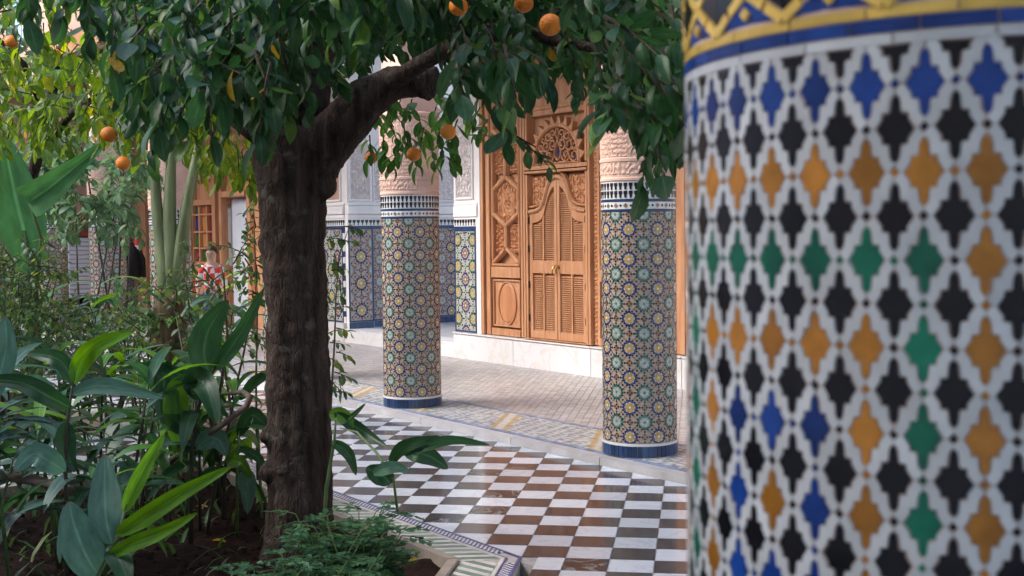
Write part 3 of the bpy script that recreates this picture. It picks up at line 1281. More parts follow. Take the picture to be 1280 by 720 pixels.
# ------------------------------------------------------------------ carved wooden door screen
ds = thing('carved_wooden_doors', 'carved cedar door screen with two louvred leaves and a pierced fan arch', 'doors', (-9.85, WY, .352))
DX = -9.885      # centre line of the leaves
w = MB()
w.box((-11.26, WY + .10, .353), (-6.6, WY + .198, 3.7))
w.build('backing_board', wood, ds)


def vbar(mb, u0, u1, z0, z1, h0, h1, ins=.006):
    mb.prism([(u0, z0), (u1, z0), (u1, z1), (u0, z1)], h0, h1, wl_, inset=ins)


def side_panel(sgn):
    X = lambda u: DX + sgn * (u - DX) if sgn > 0 else 2 * DX - u
    mpx = lambda u, v, h: wl_(X(u), v, h)
    fr = MB()

    def vb(u0, u1, z0, z1, h0, h1, ins=.006):
        fr.prism([(u0, z0), (u1, z0), (u1, z1), (u0, z1)], h0, h1, mpx, inset=ins)
    # outer mouldings and carved jamb
    for a, b, h in ((-11.258, -11.20, .0), (-11.198, -11.165, -.03), (-11.163, -11.09, -.012)):
        vb(a, b, .354, 3.6, -.10, h)
    for a, b, h in ((-10.545, -10.50, -.03), (-10.445, -10.40, .01)):
        vb(a, b, .354, 3.6, -.10, h)
    # rails
    for z0, z1 in ((.354, .44), (.99, 1.12)):
        vb(-11.088, -10.547, z0, z1, -.10, -.02)
    o = fr.build('side_panel', wood, ds)
    cj = MB()
    f = arabesque(1.5, 2)
    cj.relief(-10.498, -10.447, .36, 3.5, 6, 420, lambda u, v: f(u, (v * 34) % 1), .012, mpx, h0=-.04)
    cj.build('carved_jamb', wood_d, o)
    # oval panel
    ov = MB()
    ov.prism([(-11.07, .455), (-10.565, .455), (-10.565, .975), (-11.07, .975)], -.10, -.05, mpx)
    cx_, cz_ = -10.818, .715
    ell = [(cx_ + .165 * math.cos(2 * PI * k / 36), cz_ + .235 * math.sin(2 * PI * k / 36)) for k in range(36)]
    ov.bar(ell, .022, -.05, -.034, mpx, closed=True)
    ov.prism([(cx_ + .150 * math.cos(2 * PI * k / 36), cz_ + .22 * math.sin(2 * PI * k / 36)) for k in range(36)], -.05, -.042, mpx, 1, inset=.02)
    ov.bar([(-11.06, .465), (-10.575, .465), (-10.575, .965), (-11.06, .965)], .024, -.05, -.028, mpx, closed=True)
    ov.build('oval_panel', [wood, wood_r], o)
    # strapwork of hexagons
    cx_ = -10.818
    hw = .235

    def hexa(cz, hh):
        return [(cx_ - hw, cz - hh * .5), (cx_, cz - hh), (cx_ + hw, cz - hh * .5), (cx_ + hw, cz + hh * .5), (cx_, cz + hh), (cx_ - hw, cz + hh * .5)]
    st = MB()
    for cz, hh in ((1.83, .265), (2.75, .265)):
        st.bar(hexa(cz, hh), .055, -.075, -.018, mpx, closed=True)
    for za, zb in ((1.30, 1.83 - .265), (1.83 + .265, 2.75 - .265)):
        st.bar([(cx_, za), (cx_, zb)], .055, -.075, -.018, mpx)
    st.bar([(cx_ - hw, 1.16), (cx_, 1.32), (cx_ + hw, 1.16)], .05, -.075, -.018, mpx)
    st.bar([(cx_ - hw - .02, 1.135), (cx_ + hw + .02, 1.135)], .035, -.075, -.018, mpx)
    for s_ in (-1, 1):
        st.bar([(cx_ + s_ * (hw + .015), 1.12), (cx_ + s_ * (hw + .015), 3.2)], .035, -.085, -.025, mpx)
    st.build('strapwork', wood, o)
    ff = arabesque(6, 6)
    for cz in (1.83, 2.75):
        rl = MB()

        def hexmask(u, v):
            uu, vv = abs(u - .5) * 2, abs(v - .5) * 2
            if vv > 1 - .5 * uu:
                return 0
            r = math.hypot(uu, vv)
            return ff(u, v) * (1 if r < .92 else 0) * (.4 + .6 * (math.cos(r * 7) * .5 + .5))
        rl.relief(cx_ - hw + .03, cx_ + hw - .03, cz - .235, cz + .235, 64, 70, hexmask, .017, mpx, h0=-.072)
        rl.build('carved_hexagon', wood_d, o)
    for zc in (1.42, 2.29):
        for s_ in (-1, 1):
            rl = MB()
            fr_ = arabesque(4, 9, s_)
            rl.relief(cx_ + s_ * .045, cx_ + s_ * (hw - .012), zc - .16, zc + .16, 24, 46, lambda u, v: fr_((u + .25) * .7, v), .02, mpx, h0=-.074)
            rl.build('carved_field', wood_d, o)
    return o


side_panel(1)
side_panel(-1)

# ogee-topped louvred leaves
half = [(0, 2.03), (.06, 2.02), (.115, 1.985), (.155, 1.93), (.19, 1.85), (.225, 1.77), (.27, 1.715), (.33, 1.69), (.40, 1.68), (.47, 1.675)]


def top_at(x):
    x = abs(x)
    for (a, za), (b, zb) in zip(half, half[1:]):
        if x <= b:
            return za + (zb - za) * (x - a) / (b - a)
    return half[-1][1]


for s_ in (-1, 1):
    lf = MB()
    X = lambda u: DX + s_ * u
    mpx = lambda u, v, h: wl_(X(u), v, h)
    # stiles and rails
    tp = lambda d: [(u, z - d) for u, z in half]
    n = len(half)
    lf.prism([(.004, .375), (.045, .375), (.045, top_at(.045) - .0), (.004, top_at(.004))], -.06, -.01, mpx)
    lf.prism([(.42, .375), (.468, .375), (.468, top_at(.468)), (.42, top_at(.42))], -.06, -.01, mpx)
    for z0, z1 in ((.375, .455), (1.06, 1.19)):
        lf.prism([(.0455, z0), (.4195, z0), (.4195, z1), (.0455, z1)], -.06, -.012, mpx)
    # shaped top rail following the ogee
    up = [(.0455, top_at(.0455))] + [h_ for h_ in half if .0455 < h_[0] < .4195] + [(.4195, top_at(.4195))]
    lo = [(u, z - (.05 + .04 * min(1, u / .2))) for u, z in up]
    for q_ in range(len(up) - 1):
        lf.prism([lo[q_], lo[q_ + 1], up[q_ + 1], up[q_]], -.06, -.012, mpx)
    lf.prism([(.225, .456), (.245, .456), (.245, 1.059), (.225, 1.059)], -.06, -.014, mpx)
    lf.prism([(.225, 1.191), (.245, 1.191), (.245, top_at(.235) - .09), (.225, top_at(.235) - .09)], -.06, -.014, mpx)
    o = lf.build('shutter_leaf', wood, ds)
    sl = MB()
    z = .462
    while z < 1.95:
        if not (1.035 < z < 1.19):
            for a, b in ((.047, .223), (.247, .418)):
                b2 = b
                while b2 > a and min(top_at(b2), top_at(a)) - .11 < z:
                    b2 -= .01
                if b2 - a > .02:
                    sl.add([mpx(a, z, -.022), mpx(b2, z, -.022), mpx(b2, z + .017, -.05), mpx(a, z + .017, -.05),
                            mpx(a, z - .005, -.024), mpx(b2, z - .005, -.024)], [(0, 1, 2, 3), (4, 5, 1, 0)])
        z += .0215
    sl.build('slats', wood, o, kind='stuff')
    bk = MB()
    bk.prism([(.005, .38), (.46, .38), (.46, 1.66)] + [(u, z - .02) for u, z in reversed(half)], -.099, -.062, mpx)
    bk.build('leaf_backing', wood_r, o)
    for zz in (.55, .9, 1.28, 1.58):
        hg = MB()
        hg.box((X(.466), WY + .012, zz), (X(.482), WY - .006, zz + .07))
        hg.build('hinge', mat('iron', (.03, .025, .02), .5, metal=.6), o)
    kn = MB()
    br = mat('brass', (.45, .28, .08), .35, metal=.9)
    kn.lathe((X(.026), WY - .0, 0), [(.0, 0)], 3)
    kn = MB()
    kn.tube([wl_(X(.024), 1.13, -.012), wl_(X(.024), 1.13, .02), wl_(X(.03), 1.11, .03), wl_(X(.03), 1.06, .03)], .008, 6)
    kn.prism(reg((X(.024), 1.13), .022, 8), -.012, -.004, wl_)
    kn.build('handle', br, o)

# frame round the leaves: ogee moulding, spandrels, transom, jambs
fr = MB()
og = [(DX - u, z + .03) for u, z in reversed(half)] + [(DX + u, z + .03) for u, z in half[1:]]
fr.bar(og, .055, -.06, .012, wl_)
fr.bar([(p_[0], p_[1] + .05) for p_ in og], .028, -.06, -.005, wl_)
for a, b in ((-.516, -.474), (.474, .516)):
    vbar(fr, DX + a, DX + b, .353, 2.10, -.10, .008)
    vbar(fr, DX + a, DX + b, 2.19, 3.6, -.10, .008)
vbar(fr, DX - .53, DX + .53, 2.101, 2.135, -.10, .03)
vbar(fr, DX - .53, DX + .53, 2.136, 2.188, -.10, .018)
vbar(fr, DX - .53, DX + .53, .354, .373, -.10, .02)
fr.build('door_frame', wood, ds)
for s_ in (-1, 1):
    rl = MB()
    fs = arabesque(5, 6, 1.0)

    def spf(u, v):
        uu = .47 - u * .30
        z = 1.72 + v * .36
        return fs(u * .5, v) if z > top_at(uu) + .10 else 0
    rl.relief(DX + s_ * .47, DX + s_ * .17, 1.72, 2.08, 50, 56, spf, .016, wl_, h0=-.058)
    rl.build('carved_spandrel', wood_d, ds)
# fan arch
fan = MB()
fw, fh, fz = .375, .385, 2.20
arch = [(DX + fw * math.cos(PI * k / 24), fz + fh * math.sin(PI * k / 24) ** .85) for k in range(25)]
fan.bar(arch, .05, -.06, .01, wl_)
outer = [(DX + (fw + .10) * math.cos(PI * k / 24), fz + (fh + .10) * math.sin(PI * k / 24) ** .85) for k in range(25)]
for k in range(1, 24, 2):     # pointed cresting on the arch
    a, b, c_ = arch[k - 1], arch[k + 1], outer[k]
    fan.prism([a, b, c_], -.06, .0, wl_)
fan.bar([(DX - fw - .03, fz - .005), (DX + fw + .03, fz - .005)], .02, -.06, .0, wl_)
fo = fan.build('fan_arch', wood, ds)
sc_m = MB()


def scroll(cx_, cz_, r, turns, a0, sgn):
    P = []
    n_ = int(14 * turns)
    for k in range(n_ + 1):
        a = a0 + sgn * 2 * PI * turns * k / n_
        rr = r * (1 - .75 * k / n_)
        P.append((cx_ + rr * math.cos(a), cz_ + rr * math.sin(a)))
    return P


for s_ in (-1, 1):
    for cx_, cz_, r, t_, a0 in ((.14, .07, .075, 1.2, PI), (.27, .065, .07, 1.3, PI), (.075, .19, .06, 1.1, -PI / 2), (.19, .18, .065, 1.2, PI), (.28, .17, .045, 1.1, PI),
                                (.07, .30, .05, 1.1, -PI / 2), (.16, .275, .05, 1.1, PI), (.235, .245, .035, 1.0, PI)):
        P = [(DX + s_ * u, fz + v) for u, v in scroll(cx_, cz_, r, t_, a0, 1)]
        sc_m.bar(P, .021, -.055, -.02, wl_)
    sc_m.bar([(DX + s_ * u, fz + v) for u, v in ((0, .02), (.05, .07), (.055, .12), (.03, .18), (0, .23))], .018, -.055, -.02, wl_)
    sc_m.bar([(DX + s_ * u, fz + v) for u, v in ((0, .23), (.03, .29), (.02, .34), (0, .37))], .016, -.055, -.02, wl_)
    sc_m.bar([(DX + s_ * u, fz + v) for u, v in ((.02, .01), (.1, .0), (.2, .13), (.33, .12))], .018, -.055, -.022, wl_)
    sc_m.bar([(DX + s_ * u, fz + v) for u, v in ((.04, .23), (.11, .235), (.14, .32))], .018, -.055, -.022, wl_)
sc_m.build('fretwork', wood, fo)
gl = MB()
gl.prism([(p_[0], p_[1]) for p_ in arch], -.098, -.08, wl_)
gl.build('fan_glass', mat('dark_glass', (.10, .09, .17), .15, .3, 8, spec=.6), fo)
# field beyond the arch
fl = MB()
vbar(fl, DX - .47, DX + .47, 2.70, 3.6, -.10, -.03)
fl.bar([(DX - .40, 2.78), (DX + .40, 2.78), (DX + .40, 3.4), (DX - .40, 3.4)], .04, -.03, -.005, wl_, closed=True)
fl.build('upper_panel', wood, ds)
# next wooden bay to the right of the column
nb_ = MB()
for a, b, h in ((-8.50, -8.44, .0), (-8.42, -8.02, -.02), (-8.0, -7.95, .0), (-7.93, -7.30, -.03), (-7.28, -7.2, 0)):
    vbar(nb_, a, b, .354, 3.6, -.10, h)
nb_.build('end_panel', wood, ds)
w = MB()
w.box((-6.58, WY + .10, .353), (4, WY + .199, 3.7))
w.build('right_wall_face', plaster, gw)

# ------------------------------------------------------------------ far end of the gallery
fd = thing('far_wooden_doors', 'far cedar door screen with small coloured window panes and a white door standing open', 'doors', (-18.8, WY, .05))
w = MB()
w.box((-22.6, WY + .12, .05), (-19.86, WY + .219, 3.7))
w.box((-19.859, WY + .12, .05), (-18.60, WY + .219, 1.0))
w.box((-19.859, WY + .12, 1.98), (-18.60, WY + .219, 3.7))
w.box((-18.599, WY + .12, 2.08), (-17.62, WY + .219, 3.7))
w.box((-17.619, WY + .12, .05), (-17.001, WY + .219, 3.7))
w.build('backing_board', wood, fd)
w = MB()
for a, b, h in ((-22.55, -22.05, .02), (-22.0, -21.6, -.02), (-21.55, -21.1, .0), (-21.0, -20.3, -.03), (-20.25, -19.88, .0), (-18.98, -18.82, .0), (-18.74, -18.61, -.02), (-17.61, -17.46, .0), (-17.33, -17.02, -.01)):
    w.prism([(a, .052), (b, .052), (b, 3.6), (a, 3.6)], -.119, h, wl_, inset=.012)
for z0, z1, h in ((2.09, 2.2, .02), (2.5, 2.6, .0), (2.95, 3.05, .0)):
    w.prism([(-18.60, z0), (-17.62, z0), (-17.62, z1), (-18.60, z1)], -.119, h, wl_, inset=.01)
for z0, z1, h in ((1.985, 2.1, -.01), (2.4, 2.5, -.01), (.06, .2, -.01), (.82, .99, -.01)):
    w.prism([(-19.855, z0), (-18.99, z0), (-18.99, z1), (-19.855, z1)], -.119, h, wl_, inset=.01)
w.build('frame', wood, fd)
w = MB()
cols_ = [(-19.84, -19.50), (-19.44, -19.27), (-19.20, -19.03)]
cols_ = [(-19.83, -19.60), (-19.53, -19.27), (-19.21, -19.0)]
rows_ = [(1.86, 1.97), (1.57, 1.82), (1.30, 1.535), (1.06, 1.26)]
for u0, u1 in ((-19.859, -19.832), (-19.598, -19.532), (-19.268, -19.212), (-18.998, -18.985)):
    w.prism([(u0, 1.001), (u1, 1.001), (u1, 1.979), (u0, 1.979)], -.119, -.02, wl_, inset=.004)
for z0, z1 in ((1.001, 1.058), (1.262, 1.298), (1.537, 1.568), (1.822, 1.858)):
    for u0, u1 in cols_:
        w.prism([(u0 - .001, z0), (u1 + .001, z0), (u1 + .001, z1), (u0 - .001, z1)], -.119, -.022, wl_, inset=.004)
wf = w.build('window_frame', wood, fd)
pane_cols = [[(.02, .10, .05), (.42, .10, .04), (.20, .015, .02)], [(.03, .02, .16), (.48, .22, .07), (.20, .012, .03)],
             [(.02, .12, .03), (.48, .22, .07), (.20, .012, .03)], [(.22, .03, .05), (.01, .13, .03), (.05, .05, .04)]]
for r_, (z0, z1) in enumerate(rows_):
    for c_, (u0, u1) in enumerate(cols_):
        p_ = MB()
        p_.prism([(u0, z0), (u1, z0), (u1, z1), (u0, z1)], -.09, -.07, wl_)
        p_.build('pane', mat('glass_%d_%d' % (r_, c_), pane_cols[r_][c_], .15, spec=.6), wf)
w = MB()
w.box((-18.52, WY + .16, .07), (-17.86, WY + .20, 2.06))
w.box((-18.46, WY + .155, 1.15), (-17.92, WY + .159, 1.95))
w.box((-18.46, WY + .155, .2), (-17.92, WY + .159, 1.0))
w.box((-17.855, WY + .165, .07), (-17.63, WY + .20, 2.06), 1)  # near-black strip paints in the shade of the gap beside the door
w.build('open_door', [mat('white_paint', (.60, .63, .68), .45, .05, 3), mat('gap_shade', (.02, .022, .025), .6)], fd)
w = MB()
for k in range(60):
    w.box((-17.455, WY - .004, .3 + k * .03), (-17.335, WY + .03, .318 + k * .03))
w.build('louvre', wood_r, fd, kind='stuff')

EX = -22.75


def endm(u, v, h):
    return (EX + h, u, v)


ew = thing('end_wall', 'far end wall of the courtyard, plaster over patterned tiles', 'wall', (EX, 5, .05))
w = MB()
w.box((EX - .4, -12, -.1), (EX, 8.2, 6.6))
w.build('wall', pink_w, ew)
rosette_panel('tile_dado', ew, 5.4, 7.74, .06, 1.5, endm, .22, None, (.1, .2), False)
w = MB()
dado_band(w, 5.4, 7.74, 1.53, endm, 40, 0, 1)
w.prism([(5.4, 1.505), (7.74, 1.505), (7.74, 1.528), (5.4, 1.528)], 0, .007, endm, 2)
w.build('tile_band', [T_WHT, T_BLK, T_BLUE], ew, kind='stuff')
w = MB()
w.prism([(5.4, 1.63), (7.74, 1.63), (7.74, 1.74), (5.4, 1.74)], 0, .012, endm, 1)
w.prism([(6.9, 1.745), (7.7, 1.745), (7.7, 3.3), (6.9, 3.3)], 0, .015, endm, 0, inset=.01)
w.build('plaster_panel', [plaster, pink], ew)
ws = thing('white_shutter', 'white slatted shutter under a red wooden header between two far columns', 'shutter', (-22.3, 6.4, .35))
pa, pb = at(87, 297, 21.2), at(114, 372, 21.2)
sx0, sy0, sy1 = -22.3, 5.9, 6.75


def shm(u, v, h):
    return (-22.4 + h, u, v)


ra, rb = ray(86, 330), ray(114.5, 330)
ya, yb = [(EYE + r_ * (-22.4 / r_.x)).y for r_ in (ra, rb)]
zt = (EYE + ray(100, 297) * (-22.4 / ray(100, 297).x)).z
zb = (EYE + ray(100, 372) * (-22.4 / ray(100, 372).x)).z
zh = (EYE + ray(100, 268) * (-22.4 / ray(100, 268).x)).z
w = MB()
wp = mat('shutter_white', (.70, .72, .74), .5, .04, 4)
for k in range(14):
    a, b = zb + (zt - zb) * k / 14, zb + (zt - zb) * (k + .97) / 14
    s = MB()
    s.prism([(ya, a), (yb, a), (yb, b), (ya, b)], -.02, .02, shm, inset=.006, cap=True)
    s.build('slat', wp, ws)
w = MB()
w.box((-22.45, ya, zb - .2), (-22.421, yb, zt))
w.box((-22.74, ya, .05), (-22.421, yb, zb - .001))
w.build('back_board', wp, ws)
w = MB()
w.prism([(ya - .05, zt + .01), (yb + .05, zt + .01), (yb + .05, zh), (ya - .05, zh)], -.30, .05, shm, cap=True, inset=.01)
w.build('header', mat('red_wood', (.22, .06, .03), .6, .2, 8), ws)

fe = thing('fire_extinguisher', 'red fire extinguisher with white label on the far end wall', 'extinguisher', tuple(at(173, 333, 20.9)))
p0 = at(173, 331, 20.9)
red = mat('red_paint', (.55, .02, .02), .3, spec=.5)
w = MB()
w.lathe(p0, [(0, 0), (.075, .005), (.08, .03), (.08, .40), (.06, .46), (.03, .49), (0, .5)], 20)
w.build('body', red, fe, smooth=True)
w = MB()
for k in range(-4, 4):
    a0, a1 = math.radians(-36 + k * 9 - 10), math.radians(-36 + (k + 1) * 9 - 10)
    w.poly([p0 + Vector((.082 * math.cos(a0), .082 * math.sin(a0), .2)), p0 + Vector((.082 * math.cos(a1), .082 * math.sin(a1), .2)),
            p0 + Vector((.082 * math.cos(a1), .082 * math.sin(a1), .33)), p0 + Vector((.082 * math.cos(a0), .082 * math.sin(a0), .33))])
w.build('label', T_WHT, fe)
w = MB()
w.box(p0 + Vector((-.03, -.02, .5)), p0 + Vector((.03, .05, .55)))
w.tube([p0 + Vector((0, -.03, .53)), p0 + Vector((.02, -.11, .45)), p0 + Vector((.02, -.12, .15))], .012, 6)
w.tube([p0 + Vector((-.02, 0, .2)), Vector((EX + .005, p0.y, p0.z + .2))], .02, 6)
w.build('valve_and_hose', mat('black_rubber', (.02, .02, .02), .5), fe)

ct = thing('black_coat', 'black coat hanging beside the red fire extinguisher', 'coat', tuple(at(164, 345, 20.5)))
p0 = at(166, 347, 20.3)
w = MB()
prof = [(0, .02), (.20, .0), (.21, .15), (.19, .30), (.17, .42), (.12, .5), (.05, .54), (.04, .58), (0, .59)]
k0 = len(w.v)
w.lathe((0, 0, 0), prof, 20)
w.v = [(p0.x + x_ * .55 + .012 * math.sin(8 * math.atan2(y_, x_)) * (1 - z_), p0.y + y_ * .62 * (1 + .06 * math.sin(5 * math.atan2(y_, x_ + .001))), p0.z + z_) for x_, y_, z_ in w.v]
w.build('coat_body', mat('black_cloth', (.012, .012, .014), .9, .3, 20), ct, smooth=True)
for s_ in (-1, 1):
    w = MB()
    w.tube([p0 + Vector((0, s_ * .09, .46)), p0 + Vector((.04, s_ * .15, .3)), p0 + Vector((.06, s_ * .16, .0))], [.06, .06, .045], 8)
    w.build('sleeve', MATS['black_cloth'], ct, smooth=True)
w = MB()
w.tube([p0 + Vector((0, 0, .56)), p0 + Vector((0, 0, .62)), Vector((EX + .01, p0.y, p0.z + .62))], .012, 6)
w.build('hook', MATS['iron'], ct)

# child in a checked shirt by the far doors
PX = at(266, 400, 17.3)
base = Vector((PX.x, PX.y, .05))
pt = thing('person', 'child in red and white checked shirt and blue jeans by the far wooden doors', 'person', tuple(base))
skin_m = mat('skin', (.52, .30, .21), .5)


def skinned(name, verts, edges, rads, M, parent, mats_idx=None, sub=2):
    me = bpy.data.meshes.new(name)
    me.from_pydata(verts, edges, [])
    me.materials.append(M)
    o = bpy.data.objects.new(name, me)
    col.objects.link(o)
    o.parent = parent
    sk = o.modifiers.new('skin', 'SKIN')
    sk.use_smooth_shade = True
    for i, r_ in enumerate(rads):
        me.skin_vertices[0].data[i].radius = (r_, r_) if not hasattr(r_, '__len__') else r_
    me.skin_vertices[0].data[0].use_root = True
    s = o.modifiers.new('sub', 'SUBSURF')
    s.levels = s.render_levels = sub
    return o


def body():
    f = FWD_H * -1            # facing the viewer, a little to the side
    s = RIGHT
    H = 1.28
    q = lambda a, b, z: tuple(s * a + f * b + ZUP * z)
    V = [q(0, 0, .60), q(0, 0, .75), q(0, .0, .92), q(0, .0, 1.02), q(0, .01, 1.08), q(0, .02, 1.16), q(0, .01, 1.25),
         q(.07, 0, .56), q(.075, .01, .32), q(.075, -.01, .06), q(.08, .09, .03),
         q(-.07, 0, .56), q(-.08, .03, .32), q(-.085, .0, .06), q(-.09, .1, .03),
         q(.13, 0, .97), q(.18, .01, .78), q(.17, .10, .62), q(.165, .14, .55),
         q(-.13, 0, .97), q(-.19, .0, .78), q(-.18, .09, .62), q(-.175, .13, .55)]
    E = [(0, 1), (1, 2), (2, 3), (3, 4), (4, 5), (5, 6), (0, 7), (7, 8), (8, 9), (9, 10), (0, 11), (11, 12), (12, 13), (13, 14),
         (3, 15), (15, 16), (16, 17), (17, 18), (3, 19), (19, 20), (20, 21), (21, 22)]
    Rr = [.10, .095, .105, .07, .042, .085, .075, .07, .05, .035, .03, .07, .05, .035, .03, .045, .034, .026, .03, .045, .034, .026, .03]
    skinned('body', V, E, Rr, skin_m, pt)
    # jeans
    skinned('jeans', [V[0], V[7], V[8], q(.075, -.01, .08), V[11], V[12], q(-.085, 0, .08), q(0, 0, .66)],
            [(0, 1), (1, 2), (2, 3), (0, 4), (4, 5), (5, 6), (0, 7)], [.115, .083, .065, .055, .083, .065, .055, .11], mat('denim', (.08, .13, .24), .85, .2, 20), pt)
    chk = bpy.data.materials.new('checked_cloth')
    chk.use_nodes = True
    N, L = chk.node_tree.nodes, chk.node_tree.links
    tc, ck = N.new('ShaderNodeTexCoord'), N.new('ShaderNodeTexChecker')
    ck.inputs['Scale'].default_value = 11
    ck.inputs['Color1'].default_value = (.75, .05, .03, 1)
    ck.inputs['Color2'].default_value = (.75, .72, .70, 1)
    L.new(tc.outputs['Object'], ck.inputs['Vector'])
    L.new(ck.outputs[0], N['Principled BSDF'].inputs['Base Color'])
    skinned('shirt', [q(0, 0, .64), q(0, 0, .78), q(0, 0, .93), q(0, 0, 1.03), V[15], V[16], q(.175, .06, .68), V[19], V[20], q(-.185, .05, .68)],
            [(0, 1), (1, 2), (2, 3), (3, 4), (4, 5), (5, 6), (3, 7), (7, 8), (8, 9)], [.135, .125, .125, .075, .06, .052, .045, .06, .052, .045], chk, pt)
    hr = MB()
    for j in range(9):
        for i in range(16):
            a0, a1 = 2 * PI * i / 16, 2 * PI * (i + 1) / 16
            b0, b1 = PI * .56 * j / 9, PI * .56 * (j + 1) / 9
            P = []
            for a, b in ((a0, b0), (a0, b1), (a1, b1), (a1, b0)):
                d = Vector((math.sin(b) * math.cos(a), math.sin(b) * math.sin(a), math.cos(b)))
                P.append(Vector(q(0, -.01, 1.20)) + Vector((d.x * .094, d.y * .094, d.z * .108)))
            if Vector(P[1]).dot(f) > .04 and P[1].z < 1.24:
                continue
            hr.poly(P)
    hr.build('hair', mat('hair', (.05, .03, .02), .6), pt, smooth=True, local=True)
    fc = MB()
    for s_ in (-1, 1):
        c = Vector(q(s_ * .032, .092, 1.185))
        fc.lathe((c.x, c.y, c.z), [(0, -.008), (.009, 0), (0, .008)], 8)
    fc.build('eyes', T_BLK, pt, local=True)
    nm = MB()
    c = Vector(q(0, .098, 1.16))
    nm.lathe((c.x, c.y, c.z), [(0, -.02), (.014, -.01), (.006, .02), (0, .03)], 8)
    nm.build('nose', skin_m, pt, local=True, smooth=True)


body()

# ------------------------------------------------------------------ big foreground column with stepped lozenge tiles
NC = (-.5805, .8989)
NR = .24
nc = thing('lozenge_column', 'big column in front with stepped lozenge tiles in white, black, amber, green and blue', 'column', (NC[0], NC[1], .0))
A1 = math.radians(-65.7)
ND = 40
DA = 2 * PI / ND
PU = DA * NR
PV = .0575
ZTOP = 1.5931
w = MB()
w.lathe((0, 0, 0), [(NR, -.1), (NR, 2.2)], 96)
w.build('shaft', mat('pink_grout', (.56, .42, .36), .85, .15, 40), nc, local=True, smooth=True)
# glaze materials with a slightly uneven, chipped, glossy face
NL_WHT = mat('glaze_white', (.60, .61, .60), .2, .08, 40, .04, 60, .4, objvar=.12)
NL_BLK = mat('glaze_black', (.007, .007, .009), .2, .3, 30, .04, 60, .4, objvar=.3)
NL_BLU = mat('glaze_blue', (.010, .045, .21), .2, .25, 50, .04, 60, .4, objvar=.4)
NL_AMB = mat('glaze_amber', (.42, .17, .025), .2, .2, 50, .04, 60, .4, objvar=.28)
NL_GRN = mat('glaze_green', (.006, .15, .085), .2, .25, 50, .04, 60, .4, objvar=.3)
NL_YEL = mat('glaze_yellow', (.74, .49, .11), .2, .15, 40, .04, 60, .4, objvar=.15)
q4 = [(.335, 0), (.222, .112), (.222, .172), (.112, .178), (.094, .20), (.080, .32), (.046, .368), (0, .386)]


def full(q4_):
    a = q4_
    return a + [(-x_, y_) for x_, y_ in a[-2::-1]] + [(-x_, -y_) for x_, y_ in a[1:]] + [(x_, -y_) for x_, y_ in a[-2:0:-1]]


LOZ = full(q4)
sd = (.086, .062)
SMALL = [(sd[0], 0), (0, sd[1]), (-sd[0], 0), (0, -sd[1])]
STRIP = q4 + [(0, .5 - sd[1]), (sd[0], .5)] + [(.5 - x_, .5 - y_) for x_, y_ in q4] + [(.5, sd[1]), (.5 - sd[0], 0)]


def cyl(u, v, h):
    a = u * DA
    r = NR + h
    return (r * math.sin(a), -r * math.cos(a), v * PV)      # local tile frame: outward is -Y at u = 0


def tilemesh(P, M, h=.0012, g_=.010, cutv=None):
    t = MB()
    P = inset_poly([(x_ * PU, y_ * PV) for x_, y_ in P], g_ * PU)
    P = [(x_ / PU, y_ / PV) for x_, y_ in P]
    if cutv is not None:
        P = clip(P, 0, 1, cutv)
    ctr = lambda u, v, hh: cyl(u, v, hh)
    t.prism(P, -.001, h * .6, ctr)
    n = len(P)
    Q = inset_poly([(x_ * PU, y_ * PV) for x_, y_ in P], .0003)
    Q = [(x_ / PU, y_ / PV) for x_, y_ in Q]
    t.f.pop(0)
    t.mi.pop(0)
    k = len(t.v)
    t.v.extend(ctr(u, v, h) for u, v in Q)
    t.f.append(tuple(range(k, k + n)))
    t.mi.append(0)
    for i in range(n):
        j = (i + 1) % n
        t.f.append((n + i, n + j, k + j, k + i))
        t.mi.append(0)
    me = bpy.data.meshes.new('tile')
    me.from_pydata(t.v, [], t.f)
    me.materials.append(M)
    return me


def at_cell(c, r):
    # c columns left of column 1, r rows below the blue row
    a = A1 - (c - 1) * DA
    return Matrix.Translation((0, 0, ZTOP - r * PV + R_.uniform(-.0004, .0004))) @ Matrix.Rotation(a + PI / 2 + R_.uniform(-.0016, .0016), 4, 'Z') @ Matrix.Rotation(R_.uniform(-.022, .022), 4, 'Y') @ Matrix.Translation((0, -NR, 0)) @ Matrix.Rotation(R_.uniform(-.022, .022), 4, 'X') @ Matrix.Rotation(R_.uniform(-.025, .025), 4, 'Z') @ Matrix.Translation((0, NR, 0))


colmat = {'a': NL_AMB, 'b': NL_BLU, 'g': NL_GRN, 'k': NL_BLK, 'w': NL_WHT}
loz_me = {k: tilemesh(LOZ, M) for k, M in colmat.items() if k != 'w'}
sml_me = {k: tilemesh(SMALL, M, g_=.008) for k, M in colmat.items() if k != 'w'}
str_me = {}
for sx in (1, -1):
    for sy in (1, -1):
        P = [(x_ * sx, y_ * sy) for x_, y_ in STRIP]
        if sx * sy < 0:
            P = P[::-1]
        str_me[sx, sy] = tilemesh(P, NL_WHT)
half_me = tilemesh(LOZ, NL_BLK, cutv=-.06)
topc = {(sx, 1): None for sx in (1, -1)}


def ringcol(c, r):
    cc = (c - 4) % 16
    cc = min(cc, 16 - cc)
    rr = (r - 5)
    d = max(cc, abs(rr) % 16 if abs(rr) <= 8 else 16 - abs(rr) % 16)
    return ('a', 'b', 'a', 'g', 'a', 'b', 'a', 'g', 'a')[min(d, 8)]


ROWS = 25
visN = {'lozenge_tile': 0, 'white_strip': 0, 'small_diamond': 0}
hid = MB()
hidm = [NL_WHT, NL_BLK, NL_AMB, NL_BLU, NL_GRN]
hidx = {'w': 0, 'k': 1, 'a': 2, 'b': 3, 'g': 4}


